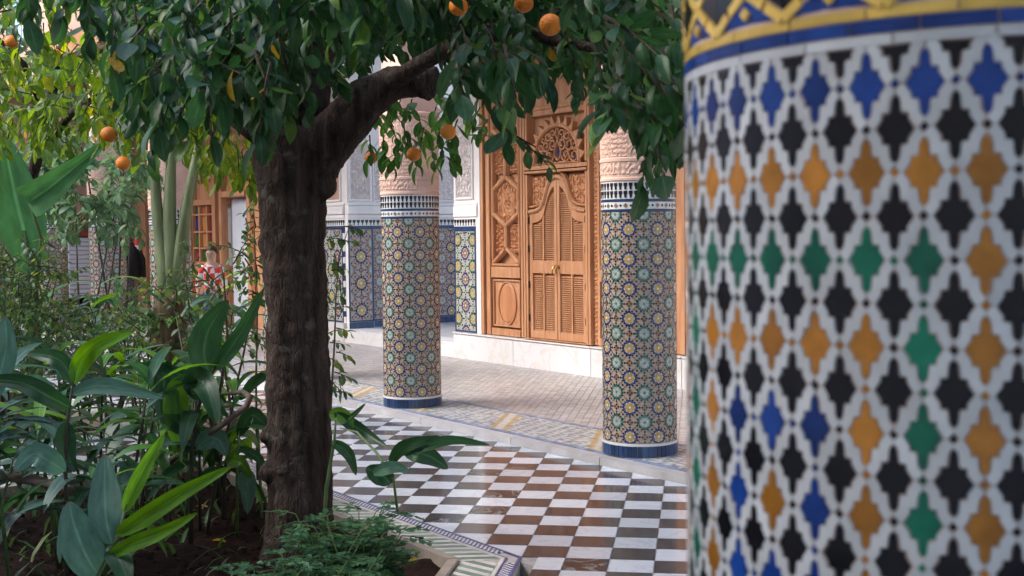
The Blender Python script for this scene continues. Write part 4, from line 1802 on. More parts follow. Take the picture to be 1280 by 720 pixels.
def put(name, me, key, c, r):
    M = at_cell(c, r)
    P = Vector((NC[0], NC[1], 0)) + (M @ Vector((0, -NR, 0)))
    nrm = (M.to_3x3() @ Vector((0, -1, 0)))
    vis = False
    d = P - EYE
    if d.dot(FWD) > .2 and nrm.dot(d) < .03:
        px, py, Y = pix(P)
        vis = px < 1310 and -20 < py < 745
    if vis and visN[name] < 300:
        visN[name] += 1
        meshobj(name, me, nc, M)
    else:
        k = len(hid.v)
        hid.v.extend(tuple(M @ v_.co) for v_ in me.vertices)
        for p_ in me.polygons:
            hid.f.append(tuple(k + i_ for i_ in p_.vertices))
            hid.mi.append(hidx[key])


for r in range(ROWS):
    for c in range(-10, 30):
        k = ringcol(c, r)
        put('lozenge_tile', loz_me[k], k, c, r)
        put('lozenge_tile', loz_me['k'], 'k', c + .5, r + .5)
        if r == 0:
            M = at_cell(c + .5, -.5)
            put('lozenge_tile', half_me, 'k', c + .5, -.5)
        for sx in (1, -1):
            for sy in (1, -1):
                put('white_strip', str_me[sx, sy], 'w', c, r)
        kn_ = ringcol(c + 1, r)
        ks = k if k == kn_ else 'k'
        put('small_diamond', sml_me[ks], ks, c + .5, r)
        kd = ringcol(c, r + 1)
        ks = k if k == kd else 'k'
        put('small_diamond', sml_me[ks], ks, c, r + .5)
hid.build('tile_remainder', hidm, nc, kind='stuff', local=True)


# bands above the lozenges
def ring_tiles(name, z0, z1, n_, M, ph=0.0, h=.0016, parts=True):
    def cm(u, v, hh):
        a = u
        r = NR + hh
        return (r * math.cos(a), r * math.sin(a), v)
    rest_ = MB()
    for k in range(n_):
        a0 = 2 * PI * (k + ph) / n_
        a1 = 2 * PI * (k + 1 + ph) / n_
        g_ = .0008 / NR
        t = MB()
        seg = 3
        for q_ in range(seg):
            b0 = a0 + g_ + (a1 - a0 - 2 * g_) * q_ / seg
            b1 = a0 + g_ + (a1 - a0 - 2 * g_) * (q_ + 1) / seg
            t.prism([(b0, z0), (b1, z0), (b1, z1), (b0, z1)], -.001, h, cm)
        am = (a0 + a1) / 2
        P = Vector((NC[0] + NR * math.cos(am), NC[1] + NR * math.sin(am), z0))
        nrm = Vector((math.cos(am), math.sin(am), 0))
        if nrm.dot(P - EYE) < .02 and parts:
            t.build(name, M, nc, local=True)
        else:
            rest_.add(t.v, t.f)
    if rest_.f:
        rest_.build(name + '_run', M, nc, kind='stuff', local=True)


ring_tiles('white_band_tile', 1.6192, 1.6260, 24, NL_WHT, .3)
ring_tiles('blue_band_tile', 1.6272, 1.6358, 32, NL_BLU, .1)
ring_tiles('yellow_band_tile', 1.6370, 1.6440, 26, NL_YEL, .6)


def cm(u, v, hh):
    a = u / NR
    r = NR + hh
    return (r * math.cos(a), r * math.sin(a), v)


ub = MB()
# interlaced yellow straps on blue with black diamonds
HP = 2 * PI * NR / 20
for k in range(20):
    u = k * HP
    for z0 in (1.6455, 1.6955, 1.7455):
        H = .050
        x0, xm, x1 = u, u + HP / 2, u + HP
        zm, z1 = z0 + H / 2, z0 + H
        for P, mi in (([(x0 + .003, z0 + .001), (x1 - .003, z0 + .001), (xm, zm - .006)], 1),
                      ([(x0 + .003, z1 - .001), (xm, zm + .006), (x1 - .003, z1 - .001)], 1),
                      ([(x0, z0 + .006), (xm - .008, zm), (x0, z1 - .006)], 2),
                      ([(x1, z0 + .006), (x1, z1 - .006), (xm + .008, zm)], 2),
                      (reg((xm, z0 + .009), .0055, 4), 0), (reg((xm, z1 - .009), .0055, 4), 0)):
            ub.prism(P, -.001, .0022 if mi else .0034, cm, mi, inset=.0006)
        for sx in (-1, 1):
            for (a, b) in ((z0, zm), (z1, zm)):
                for f0, f1 in ((.0, .42), (.5, .96)):
                    ax, bx = (x0 if sx < 0 else x1), xm
                    p1 = Vector((ax + (bx - ax) * f0, a + (b - a) * f0))
                    p2 = Vector((ax + (bx - ax) * f1, a + (b - a) * f1))
                    dd = (p2 - p1).normalized()
                    nn = Vector((-dd.y, dd.x)) * .0042
                    ub.prism([tuple(p1 - nn), tuple(p2 - nn), tuple(p2 + nn), tuple(p1 + nn)][::1 if nn.cross(dd) > 0 else 1], -.001, .0030, cm, 0, inset=.0005)
ub.build('strap_frieze', [NL_YEL, NL_BLU, NL_BLK], nc, kind='stuff', local=True)
w = MB()
w.lathe((0, 0, 0), [(NR, 2.2), (NR + .02, 2.21), (NR + .02, 2.24), (NR - .01, 2.26), (NR, 3.9), (.3, 4.05), (.33, 4.3), (0, 4.3)], 64)
w.build('capital', pink, nc, local=True)
# unseen gallery roof over this column, added to shade it, pale for bounce
nr_ = thing('shading_gallery_roof', 'unseen pale gallery roof above the big front column, shaped to shade it', 'roof', (-4, -1, 4.3))
w = MB()
w.box((-2.2, .68, 4.301), (6, 1.12, 4.7))
w.box((-2.2, -4, 4.701), (6, 1.14, 4.9))
w.build('roof_slab', plaster, nr_)
ow = thing('shading_wall', 'unseen white wall behind the viewer, added to shade the planting bed', 'wall', (-9, -4.1, 0))  # unseen wall added to shade the bed, white for bounce light
w = MB()
w.box((-24, -4.5, -.1), (6, -4.1, 5.9))
w.build('wall', plaster, ow)

# ------------------------------------------------------------------ vegetation
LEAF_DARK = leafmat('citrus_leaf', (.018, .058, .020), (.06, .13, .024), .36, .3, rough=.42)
LEAF_MID = leafmat('citrus_leaf_backlit_tint', (.032, .105, .024), (.10, .19, .03), .42, .3)  # lit copy of the citrus leaf: backlight put into a brighter green
LEAF_YG = leafmat('citrus_leaf_lit_tint', (.075, .145, .022), (.22, .25, .03), .45, .3)  # lit copy again: light through the leaves painted as yellow-green
LEAF_YEL = leafmat('citrus_leaf_yellow', (.40, .27, .03), (.5, .33, .04), .35, .2)
LEAF_GING = leafmat('ginger_leaf', (.022, .066, .026), (.10, .22, .03), .30, .4, 0, .35)
LEAF_BRIGHT = leafmat('ginger_leaf_young', (.060, .165, .020), (.12, .25, .03), .35, .35, 0, .35)
LEAF_BLUE = leafmat('ginger_leaf_old', (.055, .115, .085), (.07, .14, .09), .2, .4, 0, .40)
LEAF_BAN = leafmat('banana_leaf', (.05, .155, .055), (.07, .19, .05), .25, .75, 260, .5, .10)
LEAF_SHRUB = leafmat('shrub_leaf', (.045, .095, .030), (.15, .18, .04), .35, .2)
LEAF_FERN = leafmat('fern_leaf', (.028, .085, .038), (.07, .15, .05), .3, .2)
LEAF_BUSH = leafmat('bush_leaf', (.075, .145, .070), (.13, .21, .08), .35, .3)
cane = mat('green_cane', (.07, .12, .035), .5, .3, 10)
cane_d = mat('dark_cane', (.035, .03, .018), .7, .3, 10)


def leaf_geo(na, wid, fold, droop, twist=0.0, shape=1.0):
    "unit leaf along +Y, face +Z; returns verts, faces, uvs"
    V, F, U = [], [], []
    y, z, ang = 0.0, 0.0, 0.0
    for i in range(na + 1):
        t = i / na
        wv = wid * (math.sin(PI * min(1, t ** shape * .97 + .015)) ** .8) if 0 < i < na else wid * (.06 if i == 0 else .0)
        tw = twist * t
        for k, u in ((-1, 0.), (0, .5), (1, 1.)):
            dx, dz = k * wv * .5 * math.cos(fold), abs(k) * wv * .5 * math.sin(fold)
            rx, rz = dx * math.cos(tw) - dz * math.sin(tw), dx * math.sin(tw) + dz * math.cos(tw)
            V.append((rx, y, z + rz))
            U.append((u, t))
        ang = -droop * t
        y += math.cos(ang) / na
        z += math.sin(ang) / na
    for i in range(na):
        a = i * 3
        F += [(a, a + 1, a + 4, a + 3), (a + 1, a + 2, a + 5, a + 4)]
    return V, F, U


def mesh_of(geo, M, name):
    V, F, U = geo
    b = MB()
    b.add(V, F, 0, U)
    me = bpy.data.meshes.new(name)
    me.from_pydata(b.v, [], b.f)
    me.materials.append(M)
    ul = me.uv_layers.new(name='UVMap')
    for fi, uvs in b.uv.items():
        ls = me.polygons[fi].loop_start
        for q_, c_ in enumerate(uvs):
            ul.data[ls + q_].uv = c_
    me.polygons.foreach_set('use_smooth', [True] * len(b.f))
    return me


def frame_mat(P, d, nrm, L, W=None):
    y = d.normalized()
    x = y.cross(nrm)
    if x.length < 1e-4:
        x = y.orthogonal()
    x.normalize()
    z = x.cross(y)
    W = W or L
    M = Matrix(((x.x * W, y.x * L, z.x * L, P.x), (x.y * W, y.y * L, z.y * L, P.y), (x.z * W, y.z * L, z.z * L, P.z), (0, 0, 0, 1)))
    return M


CIT = [leaf_geo(6, .46, .30, .6), leaf_geo(6, .40, .5, 1.3, .7), leaf_geo(6, .52, .15, .3, -.5), leaf_geo(6, .42, .35, 1.7, .3), leaf_geo(6, .38, .6, .9, -.9), leaf_geo(6, .5, .25, -.4, .4)]


def rnd(a=1.0):
    return Vector((R_.uniform(-a, a), R_.uniform(-a, a), R_.uniform(-a, a)))


class Foliage:
    def __init__(s):
        s.L = []
        s.tw = MB()

    def spray(s, B, D, Lg, n, size, droop=.6, spread=1.0):
        D = D.normalized()
        pts = [B]
        d = D.copy()
        p = B.copy()
        for k in range(4):
            d = (d + Vector((0, 0, -.14 * droop)) + rnd(.12)).normalized()
            p = p + d * (Lg / 4)
            pts.append(p.copy())
        s.tw.tube(pts, [.0045, .004, .003, .0025, .0015], 4)
        az = R_.uniform(0, 6)
        for k in range(n):
            t = .2 + .8 * k / max(1, n - 1)
            i = min(3, int(t * 4))
            q_ = pts[i].lerp(pts[i + 1], t * 4 - i)
            az += 2.4
            dd = (pts[i + 1] - pts[i]).normalized()
            a1 = dd.orthogonal().normalized()
            a2 = dd.cross(a1)
            side_ = a1 * math.cos(az) + a2 * math.sin(az)
            ld = (dd * (.35 + .5 * t) + side_ * .8 * spread + Vector((0, 0, -droop)) + rnd(.25)).normalized()
            nr = (Vector((0, 0, .9)) + side_ * .5 + rnd(.45))
            nr = (nr - ld * nr.dot(ld))
            if nr.length < .1:
                nr = ld.orthogonal()
            s.L.append((q_, ld, nr.normalized(), size * R_.uniform(.55, 1.3), R_.randrange(12)))

    def finish(s, parent, M, geos, maxparts=300, twig=True, name='leaf', yellow=None, origin=None):
        o = ORIG[parent.name]

        def key(l):
            c_ = l[0] + l[1] * (l[3] / 2)
            d = c_ - EYE
            if d.dot(FWD) < .3:
                return 1e6
            px, py, Y = pix(c_)
            inside = -15 < px < 875 and -15 < py < 735
            return d.length / l[3] + (0 if inside else 1e5)
        s.L.sort(key=key)
        mes = [mesh_of(g_, M, 'leaf') for g_ in geos] if maxparts else []
        mesy = [mesh_of(g_, yellow, 'leaf') for g_ in geos] if yellow and maxparts else []
        rest = MB()
        for i, (P, d, nr, L, vi) in enumerate(s.L):
            vi = vi % len(geos)
            Mx = frame_mat(P - o, d, nr, L, L * R_.uniform(.85, 1.15))
            yel = yellow and R_.random() < .007
            if i < maxparts:
                meshobj(name, (mesy if yel else mes)[vi], parent, Mx)
            else:
                V, F, U = geos[vi]
                rest.add([Mx @ Vector(v_) for v_ in V], F, 1 if yel else 0, U)
        if rest.f:
            rest.build('foliage', [M, yellow or M], parent, kind='stuff', smooth=True, local=True)
        if twig and s.tw.f:
            s.tw.build('twigs', twig_m, parent, kind='stuff')


# ---- the orange tree
TB = at(375, 684, 5.75)
tree = thing('orange_tree', 'orange tree with thick dark trunk and overhanging dark leaves in the planting bed', 'tree', (TB.x, TB.y, -.08))
YT = 5.75


def trunk_mesh():
    b = MB()
    P = [(374, 720), (374, 660), (375, 590), (374, 480), (371, 390), (367, 310), (364, 250), (364, 200), (368, 160)]
    Rr = [.185, .158, .150, .146, .144, .147, .158, .170, .13]
    b.tube([at(x_, y_, YT) for x_, y_ in P], Rr, 22, wob=.10)
    # heavy limb bending right and ending in a sawn knob
    b.tube([at(372, 235, YT), at(398, 190, YT - .02), at(428, 156, YT - .03), at(456, 124, YT - .04), at(490, 105, YT - .05), at(522, 100, YT - .06), at(541, 104, YT - .07), at(548, 106, YT - .07)],
           [.12, .128, .118, .100, .082, .076, .077, .04], 18, wob=.12)
    # left and rear limbs
    b.tube([at(352, 230, YT), at(343, 180, YT), at(346, 120, YT), at(357, 60, YT + .1), at(362, -10, YT + .2), at(350, -120, YT + .3)], [.12, .105, .085, .075, .065, .05], 16, wob=.12)
    b.tube([at(385, 190, YT + .05), at(392, 120, YT + .15), at(408, 60, YT + .3), at(440, -20, YT + .5), at(470, -120, YT + .6)], [.10, .08, .065, .055, .04], 14, wob=.12)
    # bark lumps and the foot
    for x_, y_, r_ in ((337, 545, .045), (338, 590, .05), (404, 235, .06), (352, 660, .06), (395, 665, .06), (340, 505, .03)):
        c = at(x_, y_, YT - .06)
        b.tube([c - Vector((0, 0, r_)), c - Vector((0, 0, r_ * .4)), c + Vector((0, 0, r_ * .4)), c + Vector((0, 0, r_))], [r_ * .3, r_, r_, r_ * .3], 10)
    o = b.build('trunk', bark, tree, smooth=True)
    rm = o.modifiers.new('remesh', 'REMESH')
    rm.mode = 'VOXEL'
    rm.voxel_size = .014
    rm.use_smooth_shade = True
    sm = o.modifiers.new('smooth', 'SMOOTH')
    sm.iterations = 4
    tx = bpy.data.textures.new('bark_lumps', 'CLOUDS')
    tx.noise_scale = .09
    dp = o.modifiers.new('lumps', 'DISPLACE')
    dp.texture = tx
    dp.strength = .03
    tx2 = bpy.data.textures.new('bark_grain', 'CLOUDS')
    tx2.noise_scale = .020
    dp = o.modifiers.new('grain', 'DISPLACE')
    dp.texture = tx2
    dp.strength = .013
    return o


trunk_mesh()


def branch(parent, pts, rads, M=None):
    b = MB()
    b.tube(pts, rads, 8, wob=.15)
    return b.build('branch', M or bark, parent, smooth=True)


# limbs reaching towards the viewer and to the right
branch(tree, [at(370, 60, 5.8), at(430, 10, 5.2), at(520, -30, 4.5), at(640, -40, 3.9), at(760, -20, 3.6)], [.06, .05, .04, .03, .015])
branch(tree, [at(480, 108, 5.7), at(560, 60, 5.2), at(640, 40, 4.8), at(740, 60, 4.6), at(820, 110, 4.5)], [.045, .035, .026, .018, .008])
branch(tree, [at(360, 40, 5.8), at(320, 20, 5.2), at(250, -20, 4.6), at(150, -40, 4.3)], [.05, .04, .03, .015])
branch(tree, [at(345, 130, 5.75), at(318, 60, 5.4), at(292, 35, 5.0), at(262, 20, 4.8)], [.04, .032, .025, .012])
branch(tree, [at(340, 190, 5.75), at(290, 150, 6.0), at(236, 92, 6.2), at(205, 118, 6.3), at(200, 135, 6.3), at(185, 165, 6.4)], [.03, .028, .026, .022, .018, .008])
branch(tree, [at(420, 40, 5.9), at(520, 10, 6.4), at(620, 20, 6.8), at(700, 60, 7.0)], [.05, .04, .03, .012])

fo_ = Foliage()
# lower edge of the leaf mass, in photo columns
EDGE = [(0, 60), (40, 85), (80, 50), (130, 60), (180, 100), (215, 160), (250, 140), (300, 130), (325, 120), (345, 130), (360, 70), (385, 45), (420, 45), (450, 30), (480, 32), (545, 40), (565, 98), (600, 104), (640, 114),
        (652, 112), (666, 90), (734, 95), (752, 158), (790, 184), (830, 194), (850, 188), (900, 180)]


def edge(x_):
    for (a, ya), (b, yb) in zip(EDGE, EDGE[1:]):
        if a <= x_ <= b:
            return ya + (yb - ya) * (x_ - a) / (b - a)
    return 100


n_sp = 0
while n_sp < 900:
    x_ = R_.uniform(-30, 890)
    e_ = edge(min(max(x_, 0), 900))
    y_ = e_ - 22 - abs(R_.gauss(0, 1)) * 85 if R_.random() < .75 else R_.uniform(-200, e_ - 30)
    if x_ < 200 and R_.random() < .8:
        continue
    Y = R_.uniform(3.0, 6.0) if x_ > 420 else R_.uniform(3.3, 5.9)
    if 320 < x_ < 560 and Y > 5.3:
        Y -= 1.2
    if any(abs(x_ - a_) < 60 and -50 < y_ - b_ < 45 and Y < 4.2 for a_, b_ in ((573, 6), (655, 3), (688, 30))):
        continue
    P = at(x_, y_ - 24, Y)
    d = (P - at(400, 60, 5.7))
    d = Vector((d.x, d.y, d.z * .3)).normalized() * .6 + Vector((0, 0, -.5)) + rnd(.4)
    fo_.spray(P, d, R_.uniform(.14, .28), R_.randrange(7, 12), .096, R_.uniform(.1, 1.0))
    n_sp += 1
# deeper leaves behind to close gaps
for k in range(200):
    x_ = R_.uniform(200, 880)
    y_ = R_.uniform(-150, edge(min(x_, 900)) - 75)
    P = at(x_, y_, R_.uniform(6, 7.2))
    fo_.spray(P, rnd() + Vector((0, 0, -.3)), .25, 11, .115, .6)
for k in range(120):      # leaves behind the fork and over the limb
    P = at(R_.uniform(325, 580), R_.uniform(-30, 62), R_.uniform(5.95, 6.9))
    fo_.spray(P, rnd() + Vector((0, 0, -.2)), .22, 10, .11, .4)
for x_, y_ in ((335, 95), (348, 120), (360, 100), (330, 130), (372, 85), (390, 70), (410, 60), (345, 80), (440, 45), (470, 50), (322, 110), (383, 95)):   # a few in front of the fork
    fo_.spray(at(x_, y_, R_.uniform(5.0, 5.5)), rnd(.5) + Vector((0, 0, -.5)), .15, 7, .10, .7)
fl_ = Foliage()
# hanging backlit cluster beyond the limb
for x_, y_ in ((470, 130), (490, 150), (505, 175), (520, 195), (545, 150), (560, 140), (572, 165), (585, 185), (480, 185), (500, 200), (530, 175), (460, 165), (600, 150), (590, 130), (548, 185), (515, 140),
               (475, 150), (488, 172), (535, 130), (555, 165), (578, 150), (610, 165), (500, 130), (522, 160), (565, 190), (452, 150), (462, 185), (540, 200)):
    P = at(x_, y_ - 16, R_.uniform(6.5, 7.2))
    fl_.spray(P, Vector((0, 0, -.8)) + rnd(.8), .13, 7, .095, .35)
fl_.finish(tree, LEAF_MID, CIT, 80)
# lone twig in front of the carved panel
for x_, y_ in ((640, 170), (655, 178), (668, 190)):
    fo_.spray(at(x_, y_, 5.2), RIGHT * .7 + Vector((0, 0, -.4)), .09, 3, .075, .8)
branch(tree, [at(612, 140, 5.2), at(628, 158, 5.2), at(648, 172, 5.2), at(670, 184, 5.2)], [.005, .004, .004, .003])
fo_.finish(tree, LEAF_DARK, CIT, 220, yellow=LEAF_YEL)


def orange(parent, P, r):
    b = MB()
    prof = [(0, -r * .96)] + [(r * math.sin(PI * k / 12), -r * .97 * math.cos(PI * k / 12)) for k in range(1, 12)] + [(.08 * r, r * .93), (0, r * .90)]
    b.lathe(P, prof, 18)
    o = b.build('orange', orange_m, parent, smooth=True)
    c = MB()
    c.tube([P + Vector((0, 0, r * .88)), P + Vector((.002, .001, r * 1.1)), P + Vector((.008, .004, r * 1.9))], [.004, .003, .002], 5)
    c.lathe(P, [(0, r * .93), (r * .16, r * .955), (r * .2, r * .93)], 6)
    c.build('stalk', cane, o)


for x_, y_, Y, rp_ in ((573, 8, 3.6, 12), (655, 4, 3.6, 12), (688, 31, 3.5, 14), (560, 165, 6.3, 10), (517, 193, 6.4, 9), (464, 197, 6.6, 8), (845, 113, 4.6, 8), (848, 135, 4.8, 6), (456, 160, 6.6, 6)):
    orange(tree, at(x_, y_, Y), rp_ * Y / FPX)

# ---- second citrus tree on the far left, light painted into its leaf colour
T2 = at(40, 545, 9.6)
T2.z = -.06
tree2 = thing('orange_tree', 'yellow-green orange tree with many small fruit behind the banana plant', 'tree', tuple(T2))
b = MB()
b.tube([T2, at(38, 470, 9.6), at(40, 380, 9.6), at(34, 300, 9.6), at(40, 220, 9.5), at(60, 150, 9.3), at(75, 60, 9.0)], [.07, .06, .055, .05, .048, .04, .03], 10, wob=.1)
b.build('trunk', bark, tree2, smooth=True)
branch(tree2, [at(45, 200, 9.5), at(90, 140, 9.0), at(140, 110, 8.6), at(200, 130, 8.3)], [.035, .028, .02, .008])
branch(tree2, [at(60, 150, 9.3), at(30, 80, 9.0), at(-20, 30, 8.8)], [.03, .022, .01])
branch(tree2, [at(75, 80, 9.0), at(160, 50, 8.6), at(260, 90, 8.2), at(300, 140, 8.0)], [.03, .025, .018, .008])
f2 = Foliage()
for k in range(430):
    x_ = R_.uniform(-30, 330)
    top = R_.uniform(-60, 150)
    if x_ > 230:
        top = R_.uniform(0, 190)
    elif R_.random() < .35:
        top = R_.uniform(40, 165)
    P = at(x_, top, R_.uniform(7.0, 9.6))
    f2.spray(P, rnd() + Vector((0, 0, -.6)), R_.uniform(.15, .3), R_.randrange(5, 9), .105, .8)
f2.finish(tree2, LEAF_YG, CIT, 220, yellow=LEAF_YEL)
for x_, y_, Y, rp_ in ((136, 168, 7.2, 10), (154, 204, 7.2, 9), (146, 126, 7.6, 9), (107, 154, 9, 5), (115, 138, 9.2, 6), (14, 52, 8.0, 8), (70, 67, 8.6, 6), (186, 163, 7.5, 9), (76, 48, 9, 4), (218, 80, 7.6, 6), (190, 104, 8, 5)):
    orange(tree2, at(x_, y_, Y), rp_ * Y / FPX)

# ---- paler bushes and trees further back
BUSH = [leaf_geo(4, .5, .2, .6), leaf_geo(4, .55, .3, .9), leaf_geo(4, .45, .2, .3), leaf_geo(4, .5, .3, .5)]


def bush(name, label, cat, x_rng, y_rng, Y_rng, n, size, M, foot, group=None, parts=0, nl=9, geo=BUSH, droop=.5):
    fx, fy_, FY = foot
    B = at(fx, fy_, FY)
    B.z = -.05
    t = thing(name, label, cat, tuple(B), group)
    f = Foliage()
    b_ = MB()
    for k in range(n):
        P = at(R_.uniform(*x_rng), R_.uniform(*y_rng), R_.uniform(*Y_rng))
        f.spray(P, rnd() + Vector((0, 0, .2)), R_.uniform(.12, .3), nl, size, droop)
        if k % max(1, n // 3) == 0:
            m_ = B.lerp(P, .5) + rnd(.12)
            b_.tube([B + Vector((R_.uniform(-.08, .08), R_.uniform(-.08, .08), -.05)), m_, P], [.016, .011, .004], 5)
    b_.build('stem', cane_d, t, smooth=True)
    f.finish(t, M, geo, parts)
    return t


bush('leafy_tree', 'pale green leafy tree hanging over the far columns', 'tree', (40, 178), (165, 285), (12, 13.5), 150, .12, LEAF_BUSH, (105, 520, 12.5), None, 80)
bush('leafy_tree', 'tall pale bush at the left edge in front of the far wall', 'tree', (-60, 60), (-80, 330), (14, 17), 160, .15, LEAF_BUSH, (5, 480, 15.5), None, 0)
bush('leafy_tree', 'bright bush rising high beyond the yellow-green orange tree', 'tree', (60, 330), (-160, 120), (14.5, 17), 120, .15, LEAF_BUSH, (150, 480, 15.8), None, 0)
bush('leafy_shrub', 'olive green small-leaved shrub at the left edge under the banana leaves', 'shrub', (-25, 80), (325, 455), (7.0, 8.4), 150, .052, LEAF_SHRUB, (25, 560, 7.7), 'small-leaved shrubs in the beds', 0, 12)
bush('leafy_shrub', 'olive green small-leaved shrub below the white shutter', 'shrub', (70, 200), (372, 470), (7.6, 9.0), 110, .052, LEAF_SHRUB, (140, 560, 8.2), 'small-leaved shrubs in the beds', 0, 11)
bush('leafy_shrub', 'small-leaved shrub with thin twigs in front of the checked shirt', 'shrub', (215, 330), (318, 430), (6.6, 7.6), 46, .05, LEAF_SHRUB, (285, 600, 7.0), 'small-leaved shrubs in the beds', 0, 8)

# thin dark twigs of that shrub
tw = thing('bare_twigs', 'thin bare upright twigs between the banana stalks and the trunk', 'twigs', tuple(at(272, 620, 6.6)))
b = MB()
b.tube([at(262, 600, 6.6), at(276, 480, 6.6), at(284, 420, 6.6), at(280, 350, 6.6), at(276, 330, 6.6)], [.010, .008, .007, .005, .003], 6)
b.build('twig', twig_m, tw, smooth=True)
b = MB()
b.tube([at(290, 500, 6.5), at(297, 475, 6.5), at(305, 440, 6.5), at(312, 400, 6.5), at(318, 380, 6.5)], [.008, .007, .006, .004, .003], 6)
b.build('twig', twig_m, tw, smooth=True)
# twisted bare stem over the ground
ts = thing('twisted_stem', 'twisted bare grey stem looping beside the trunk', 'stem', tuple(at(218, 575, 6.2)))
b = MB()
b.tube([at(208, 585, 6.4), at(218, 572, 6.2), at(240, 560, 6.1), at(265, 540, 6.0), at(290, 522, 5.9), at(308, 508, 5.9), at(313, 496, 5.9), at(304, 490, 5.95), at(285, 492, 6.0), at(270, 494, 6.05)],
       [.014, .016, .016, .016, .015, .016, .017, .013, .009, .005], 8, wob=.1)
b.build('stem', mat('grey_bark', (.13, .095, .07), .85, .3, 14, .4, 60), ts, smooth=True)
fb = thing('fallen_branch', 'long bare brown branch lying across the soil at the lower left', 'branch', tuple(at(60, 610, 5.2)))
b = MB()
b.tube([at(-60, 588, 5.4), at(0, 594, 5.3), at(45, 601, 5.2), at(90, 613, 5.1), at(130, 632, 5.05), at(170, 665, 5.0)], [.024, .023, .022, .02, .016, .008], 8, wob=.12)
b.build('branch', MATS['grey_bark'], fb, smooth=True)

# vine sprigs right beside the trunk
vs = thing('climbing_sprig', 'slender leafy sprig climbing beside the right of the trunk', 'plant', tuple(at(416, 600, 6.2)))
f = Foliage()
b = MB()
b.tube([at(408, 600, 6.2), at(414, 500, 6.2), at(418, 430, 6.2), at(420, 370, 6.2), at(424, 320, 6.2), at(436, 285, 6.2)], [.007, .006, .005, .004, .003, .002], 5)
b.build('stem', twig_m, vs)
for x_, y_ in ((430, 283), (424, 300), (418, 318), (414, 338), (424, 350), (410, 365), (416, 385), (408, 400), (412, 428), (420, 440), (418, 465), (424, 470), (412, 475), (415, 490), (405, 420), (403, 350), (408, 300), (420, 410), (405, 445)):
    f.spray(at(x_, y_, 6.2 + R_.uniform(-.1, .1)), RIGHT * R_.uniform(-.3, 1) + Vector((0, 0, R_.uniform(-.6, .3))), .08, 4, .055, .6)
f.finish(vs, LEAF_SHRUB, BUSH, 80)
vl = thing('climbing_sprig', 'small-leaved sprig climbing beside the left of the trunk', 'plant', tuple(at(325, 600, 6.4)))
f = Foliage()
b = MB()
b.tube([at(322, 600, 6.4), at(320, 480, 6.4), at(322, 380, 6.4), at(318, 290, 6.4)], [.007, .006, .004, .002], 5)
b.build('stem', twig_m, vl)
for k in range(24):
    f.spray(at(R_.uniform(302, 330), R_.uniform(265, 440), 6.4), rnd() + Vector((0, 0, -.2)), .08, 4, .05, .6)
f.finish(vl, LEAF_SHRUB, BUSH, 70)

# ---- banana plants
def ribbon_leaf(parent, pts, wid, M, side_dir=None, fold=.25, name='leaf', face=None, shape=.85, ns=12, tip=.02):
    "a broad leaf along a midrib; wid is the full width in metres"
    P = [Vector(p_) for p_ in pts]
    # resample with a Catmull-Rom spline
    Q = []
    n = len(P)
    for i in range(ns + 1):
        t = i / ns * (n - 1)
        k = min(n - 2, int(t))
        u = t - k
        p0, p1, p2, p3 = P[max(0, k - 1)], P[k], P[k + 1], P[min(n - 1, k + 2)]
        Q.append(.5 * ((2 * p1) + (p2 - p0) * u + (2 * p0 - 5 * p1 + 4 * p2 - p3) * u * u + (3 * p1 - p0 - 3 * p2 + p3) * u ** 3))
    face = face or (EYE - P[n // 2]).normalized()
    V, F, U = [], [], []
    for i, q_ in enumerate(Q):
        t = i / ns
        d = (Q[min(i + 1, ns)] - Q[max(i - 1, 0)]).normalized()
        s_ = d.cross(face)
        s_.normalize()
        nn = s_.cross(d)
        w_ = wid * max(tip if i == ns else .06, math.sin(PI * min(1, (t ** shape) * .96 + .03)) ** .75) * .5
        wob = 1 + .05 * noise.noise(q_ * 9)
        for k, c_ in ((-1, 0), (-.5, .25), (0, .5), (.5, .75), (1, 1.)):
            V.append(q_ + s_ * (k * w_ * math.cos(fold) * wob) + nn * ((abs(k) ** .8) * w_ * math.sin(fold) + .035 * wid * math.sin(t * 21 + k * 2) * abs(k)))
            U.append((c_, t))
    for i in range(ns):
        for k in range(4):
            a = i * 5 + k
            F.append((a, a + 1, a + 6, a + 5))
    b_ = MB()
    b_.add(V, F, 0, U)
    return b_.build(name, M, parent, smooth=True)


bn = thing('banana_plant', 'banana plant at the left edge with one upright and one leaning broad leaf', 'plant', tuple(at(30, 560, 8.2)))
ribbon_leaf(bn, [at(42, 345, 8.2), at(30, 290, 8.2), at(18, 240, 8.2), at(4, 170, 8.2)], .34, LEAF_BAN, fold=.35, shape=1.0)
ribbon_leaf(bn, [at(36, 252, 8.0), at(60, 236, 7.9), at(90, 212, 7.8), at(132, 178, 7.7)], .27, LEAF_BAN, fold=.6, shape=.42, tip=.12)
b = MB()
b.tube([at(46, 560, 8.2), at(44, 440, 8.2), at(40, 345, 8.2), at(30, 288, 8.2)], [.05, .045, .028, .012], 10)
b.tube([at(44, 440, 8.2), at(44, 360, 8.1), at(52, 300, 8.0), at(40, 262, 8.0), at(38, 250, 8.0)], [.03, .02, .013, .01, .008], 8)
b.build('stem', cane, bn, smooth=True)

